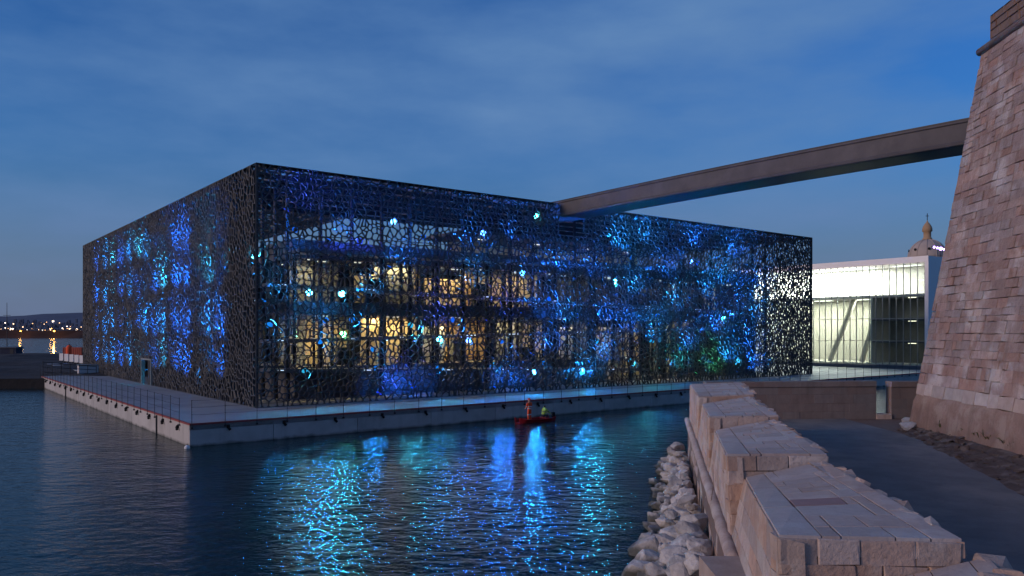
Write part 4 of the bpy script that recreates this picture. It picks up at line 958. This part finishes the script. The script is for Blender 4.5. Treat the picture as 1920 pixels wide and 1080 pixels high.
# ------------------------------------------------------------------ boulders
def hull_mesh(seed, n=26, flat=0.75):
    rnd = random.Random(seed); bm = bmesh.new(); pts = []
    for _ in range(n):
        v = Vector((rnd.gauss(0, 1), rnd.gauss(0, 1), rnd.gauss(0, 1))).normalized()*rnd.uniform(0.78, 1.05); v.z *= flat; pts.append(bm.verts.new(v))
    r = bmesh.ops.convex_hull(bm, input=pts); bmesh.ops.delete(bm, geom=[g for g in r['geom_interior'] if isinstance(g, bmesh.types.BMVert)], context='VERTS')
    bmesh.ops.dissolve_limit(bm, angle_limit=R(9), verts=bm.verts, edges=bm.edges)
    bmesh.ops.bevel(bm, geom=list(bm.edges), offset=0.045, segments=1, affect='EDGES', clamp_overlap=True)
    bmesh.ops.triangulate(bm, faces=bm.faces)
    bmesh.ops.subdivide_edges(bm, edges=[e for e in bm.edges if e.calc_length() > 0.3], cuts=2, use_grid_fill=True)
    bmesh.ops.triangulate(bm, faces=bm.faces)
    for v in bm.verts:
        c = v.co; v.co = c*(1+0.10*noise.noise(c*1.6+Vector((seed*3.1, 0, 0)))+0.07*noise.noise(c*4.2+Vector((seed, 5, 0)))+0.035*noise.noise(c*9))
    me = bpy.data.meshes.new('boulder'); bm.to_mesh(me); bm.free(); me.materials.append(M['rock']); return me
HM = [hull_mesh(i, random.choice((16, 20, 26)), random.uniform(.6, .85)) for i in range(12)]
rnd = random.Random(5)
def boulder(x, y, z, r, label=None, group='boulders at the foot of the rampart'):
    if label is None:
        label = ('small' if r < 0.36 else 'medium' if r < 0.52 else 'large')+' pale broken boulder '+('at the waterline below the rampart' if z < 0.16 else 'halfway up the heap below the rampart' if z < 0.62 else 'on top of the heap against the rampart')
    o = bpy.data.objects.new('boulder', rnd.choice(HM)); C.objects.link(o); o.location = (x, y, z); o.scale = (r*rnd.uniform(.85, 1.25), r*rnd.uniform(.85, 1.25), r*rnd.uniform(.75, 1.05))
    o.rotation_euler = (rnd.uniform(-.5, .5), rnd.uniform(-.5, .5), rnd.uniform(0, 6.28)); tag(o, label, 'boulder', group); return o
Y = 15.0
while Y < 41.2:
    r = rnd.uniform(.26, .52) if Y > 25 else rnd.uniform(.40, .8)
    w = wl(Y); wd = 1.5 if Y > 36 else 1.75 if Y > 28 else 2.05
    for d, z in ((wd-0.35, 0.02), (wd*0.6, 0.25), (wd*0.28, 0.45)):
        rr = r*rnd.uniform(.75, 1.2); boulder(w-0.12-d+rnd.uniform(-.2, .2), Y+rnd.uniform(-.3, .3), z+rnd.uniform(-.1, .1), rr)
    for d, z in ((wd*0.44, 0.75), (0.42, 0.95)):
        if rnd.random() < 0.85: boulder(w-0.12-d+rnd.uniform(-.15, .15), Y+rnd.uniform(-.3, .3), z+rnd.uniform(-.1, .15), r*rnd.uniform(.6, .95))
    Y += r*1.55
boulder(22.0, 43.2, 1.75, 0.55, 'pale block of stone lying at the tower corner beside the path', None)
boulder(22.5, 44.1, 1.8, 0.5, 'second smaller pale stone behind the block at the tower corner', None)
# rubble scattered on the verge: small stones beyond counting
bm = nb(); rnd2 = random.Random(9)
for i in range(420):
    Y = rnd2.uniform(22, 44); xe = 17.0+(Y-26)*0.26; xt = 22.9+(Y-43.9)*0.0957; f = rnd2.uniform(0.08, 1.0); x = xe+(xt-xe)*f
    r = rnd2.uniform(.04, .12) if rnd2.random() < 0.86 else rnd2.uniform(.14, .30)
    c = Vector((x, Y, PZ+0.45*f**1.5+0.02)); n0 = len(bm.verts)
    vv = [bm.verts.new(c+Vector((rnd2.uniform(-1, 1)*r, rnd2.uniform(-1, 1)*r, rnd2.uniform(-.5, .6)*r))) for _ in range(8)]
    bmesh.ops.convex_hull(bm, input=vv)
tag(obj('rubble', bm, 'dirt'), 'loose broken stones strewn over the dirt verge by the tower', 'rubble', kind='stuff')
def weed(x, y, z, h, n, sd):
    rn = random.Random(sd); t = empty('weed_clump', (x, y, z)); tag(t, 'low dark green weed clump growing at the tower foot', 'weed', 'weeds along the tower foot'); bm = nb()
    for i in range(n):
        a = rn.uniform(0, 6.28); l = h*rn.uniform(.5, 1.1); d = Vector((math.cos(a), math.sin(a), 0))*rn.uniform(.15, .8); b = Vector((rn.uniform(-.2, .2), rn.uniform(-.25, .25), 0))
        m_ = b+d*l*0.5+Vector((0, 0, l*0.6)); e = b+d*l+Vector((0, 0, l*rn.uniform(.5, .95))); pnorm = Vector((-d.y, d.x, 0)).normalized()*rn.uniform(.015, .035)
        q = [bm.verts.new(p) for p in (b-pnorm*.5, b+pnorm*.5, m_+pnorm, m_-pnorm, e)]
        bm.faces.new((q[0], q[1], q[2], q[3])); bm.faces.new((q[3], q[2], q[4]))
    obj('leaves', bm, 'weed', t)
for i, (px, Y) in enumerate(((1820, 38.0), (1845, 36.6), (1868, 35.3), (1890, 34.2), (1908, 33.4), (1830, 36.0), (1780, 40.2))):
    x = 22.9+(Y-43.9)*0.0957-0.25; weed(x, Y, PZ+0.40, random.uniform(.35, .7), 70, i)

# ------------------------------------------------------------------ boat and workers
bw_ = Vector((at(1003, 790, 60.6).x, 60.6, 0)); Br = math.atan2(rv.y, rv.x)
def on_boat(name, lab, cat): 
    t = empty(name, (bw_.x, bw_.y, 0), Br); tag(t, lab, cat); return t
bt = on_boat('work_punt', 'low flat red work punt floating against the quay wall', 'boat')
bm = nb(); st = [(-1.75, 0.35, 0.42), (-1.3, 0.62, 0.30), (0, 0.72, 0.24), (1.2, 0.66, 0.27), (1.75, 0.5, 0.36)]
rings = []
for x, hw_, zt in st: rings.append([bm.verts.new((x, yy, zz)) for yy, zz in ((-hw_*.7, -0.2), (-hw_, zt), (-hw_+.09, zt), (-hw_*.75, 0.03), (hw_*.75, 0.03), (hw_-.09, zt), (hw_, zt), (hw_*.7, -0.2))])
for a, b in zip(rings, rings[1:]):
    for i in range(8): j = (i+1) % 8; bm.faces.new((a[i], b[i], b[j], a[j]))
bm.faces.new(rings[0]); bm.faces.new(rings[-1][::-1]); bmesh.ops.recalc_face_normals(bm, faces=bm.faces); obj('hull', bm, 'redboat', bt)
boxo('thwart', 'redboat', bt, -0.95, -0.7, -0.58, 0.58, 0.2, 0.25); boxo('thwart', 'redboat', bt, 0.9, 1.15, -0.58, 0.58, 0.2, 0.25)
boxo('outboard_motor', 'black', bt, 1.76, 1.98, -0.12, 0.12, -0.1, 0.62)
def person(t, joints, bones, mats_f, m_list):
    me = bpy.data.meshes.new('body'); names = list(joints); idx = {n: i for i, n in enumerate(names)}
    me.from_pydata([joints[n][0] for n in names], [(idx[a], idx[b]) for a, b in bones], [])
    o = bpy.data.objects.new('body', me); C.objects.link(o)
    md = o.modifiers.new('s', 'SKIN'); 
    for n in names:
        sv = me.skin_vertices[0].data[idx[n]]; r = joints[n][1]; sv.radius = (r, r) if not isinstance(r, tuple) else r; sv.use_root = (n == 'pelvis')
    sb = o.modifiers.new('d', 'SUBSURF'); sb.levels = sb.render_levels = 2
    dg = bpy.context.evaluated_depsgraph_get(); m2 = bpy.data.meshes.new_from_object(o.evaluated_get(dg)); bpy.data.objects.remove(o)
    m2.materials.clear()
    for m in m_list: m2.materials.append(M[m])
    for p in m2.polygons: p.material_index = mats_f(p.center); p.use_smooth = True
    ob = bpy.data.objects.new('body', m2); C.objects.link(ob); ob.parent = t; return ob
def hand(joints, bones, wrist, w, d, side):
    joints[wrist+'_palm'] = ((w[0]+d[0]*.06, w[1]+d[1]*.06, w[2]+d[2]*.06), .034); bones.append((wrist, wrist+'_palm'))
    for k in range(5):
        o = (k-2)*.018; L = (.05, .07, .08, .075, .06)[k]
        f1 = (w[0]+d[0]*(.07+L*.6)+side[0]*o*1.3, w[1]+d[1]*(.07+L*.6)+side[1]*o*1.3, w[2]+d[2]*(.07+L*.6)+side[2]*o*1.3)
        f2 = (f1[0]+d[0]*L*.4, f1[1]+d[1]*L*.4-.012, f1[2]+d[2]*L*.4-.012)
        joints[f'{wrist}_f{k}'] = (f1, .010); joints[f'{wrist}_g{k}'] = (f2, .008); bones += [(wrist+'_palm', f'{wrist}_f{k}'), (f'{wrist}_f{k}', f'{wrist}_g{k}')]
# standing worker in orange
pt = on_boat('person', 'person in orange high visibility suit standing in the red punt', 'person'); ox, fz = -0.55, 0.04
J = {'pelvis': ((ox, 0, fz+.95), (.17, .13)), 'waist': ((ox, 0, fz+1.1), (.16, .12)), 'chest': ((ox, .01, fz+1.34), (.20, .14)), 'neck': ((ox, .02, fz+1.50), .065), 'head': ((ox, .05, fz+1.62), (.088, .10)), 'crown': ((ox, .05, fz+1.72), (.08, .09)),
     'hl': ((ox-.09, 0, fz+.88), .10), 'kl': ((ox-.11, .03, fz+.48), .075), 'al': ((ox-.11, -.02, fz+.08), .055), 'tl': ((ox-.12, .14, fz+.04), .04), 'hr': ((ox+.09, 0, fz+.88), .10), 'kr': ((ox+.11, .02, fz+.48), .075), 'ar': ((ox+.12, -.02, fz+.08), .055), 'tr': ((ox+.13, .14, fz+.04), .04),
     'sl': ((ox-.20, .01, fz+1.42), .075), 'el': ((ox-.25, .06, fz+1.14), .058), 'wl': ((ox-.20, .25, fz+1.0), .04), 'sr': ((ox+.20, .01, fz+1.42), .075), 'er': ((ox+.26, .08, fz+1.15), .058), 'wr': ((ox+.20, .28, fz+1.05), .04)}
Bn = [('pelvis', 'waist'), ('waist', 'chest'), ('chest', 'neck'), ('neck', 'head'), ('head', 'crown'), ('pelvis', 'hl'), ('hl', 'kl'), ('kl', 'al'), ('al', 'tl'), ('pelvis', 'hr'), ('hr', 'kr'), ('kr', 'ar'), ('ar', 'tr'), ('chest', 'sl'), ('sl', 'el'), ('el', 'wl'), ('chest', 'sr'), ('sr', 'er'), ('er', 'wr')]
hand(J, Bn, 'wl', J['wl'][0], (.1, .95, -.2), (1, 0, 0)); hand(J, Bn, 'wr', J['wr'][0], (-.1, .95, -.2), (1, 0, 0))
def mf(c):
    if c.z > fz+1.50: return 1
    if c.y > .27 and c.z > .9: return 1
    if c.z < fz+.13: return 2
    if abs(c.z-fz-1.16) < .035 or abs(c.z-fz-.55) < .035 or abs(c.z-fz-1.02) < .03: return 3
    return 0
person(pt, J, Bn, mf, ['orange', 'skin', 'band', 'silver'])
bm = nb(); lathe(bm, [(.16, 0), (.145, .012), (.125, .05), (.10, .10), (.05, .135), (.01, .145)], 14); o = obj('helmet', bm, 'orange', pt, True); o.location = (ox, .055, fz+1.69)
# crouching worker in lime
pt2 = on_boat('person', 'person in lime high visibility jacket crouching at the end of the punt', 'person'); ox = 0.85; fz = 0.04
J = {'pelvis': ((ox, -.05, fz+.40), (.17, .15)), 'waist': ((ox+.05, .0, fz+.56), (.17, .14)), 'chest': ((ox+.14, .08, fz+.80), (.21, .16)), 'neck': ((ox+.22, .13, fz+.95), .065), 'head': ((ox+.28, .16, fz+1.05), (.09, .10)), 'crown': ((ox+.30, .17, fz+1.14), (.08, .09)),
     'hl': ((ox-.06, -.10, fz+.36), .105), 'kl': ((ox+.30, -.18, fz+.46), .085), 'al': ((ox+.10, -.2, fz+.09), .06), 'tl': ((ox+.26, -.2, fz+.05), .04), 'hr': ((ox-.02, .10, fz+.36), .105), 'kr': ((ox+.34, .22, fz+.44), .085), 'ar': ((ox+.12, .2, fz+.09), .06), 'tr': ((ox+.28, .22, fz+.05), .04),
     'sl': ((ox+.16, -.14, fz+.86), .08), 'el': ((ox+.36, -.25, fz+.66), .06), 'wl': ((ox+.56, -.22, fz+.52), .042), 'sr': ((ox+.16, .26, fz+.86), .08), 'er': ((ox+.38, .32, fz+.66), .06), 'wr': ((ox+.58, .22, fz+.54), .042)}
Bn = [('pelvis', 'waist'), ('waist', 'chest'), ('chest', 'neck'), ('neck', 'head'), ('head', 'crown'), ('pelvis', 'hl'), ('hl', 'kl'), ('kl', 'al'), ('al', 'tl'), ('pelvis', 'hr'), ('hr', 'kr'), ('kr', 'ar'), ('ar', 'tr'), ('chest', 'sl'), ('sl', 'el'), ('el', 'wl'), ('chest', 'sr'), ('sr', 'er'), ('er', 'wr')]
hand(J, Bn, 'wl', J['wl'][0], (.9, .1, -.4), (0, 1, 0)); hand(J, Bn, 'wr', J['wr'][0], (.9, -.1, -.4), (0, 1, 0))
def mf2(c):
    if c.z > fz+.97 and c.x > ox+.18: return 3 if c.z > fz+1.08 or c.x < ox+.24 else 1
    if c.x > ox+.58: return 1
    if c.z < fz+.48 and not (c.x > ox+.40 and c.z > fz+.5): return 2
    if abs(c.z-fz-.70) < .03 and c.x < ox+.34: return 4
    return 0
person(pt2, J, Bn, mf2, ['lime', 'skin', 'navy', 'hair', 'band'])
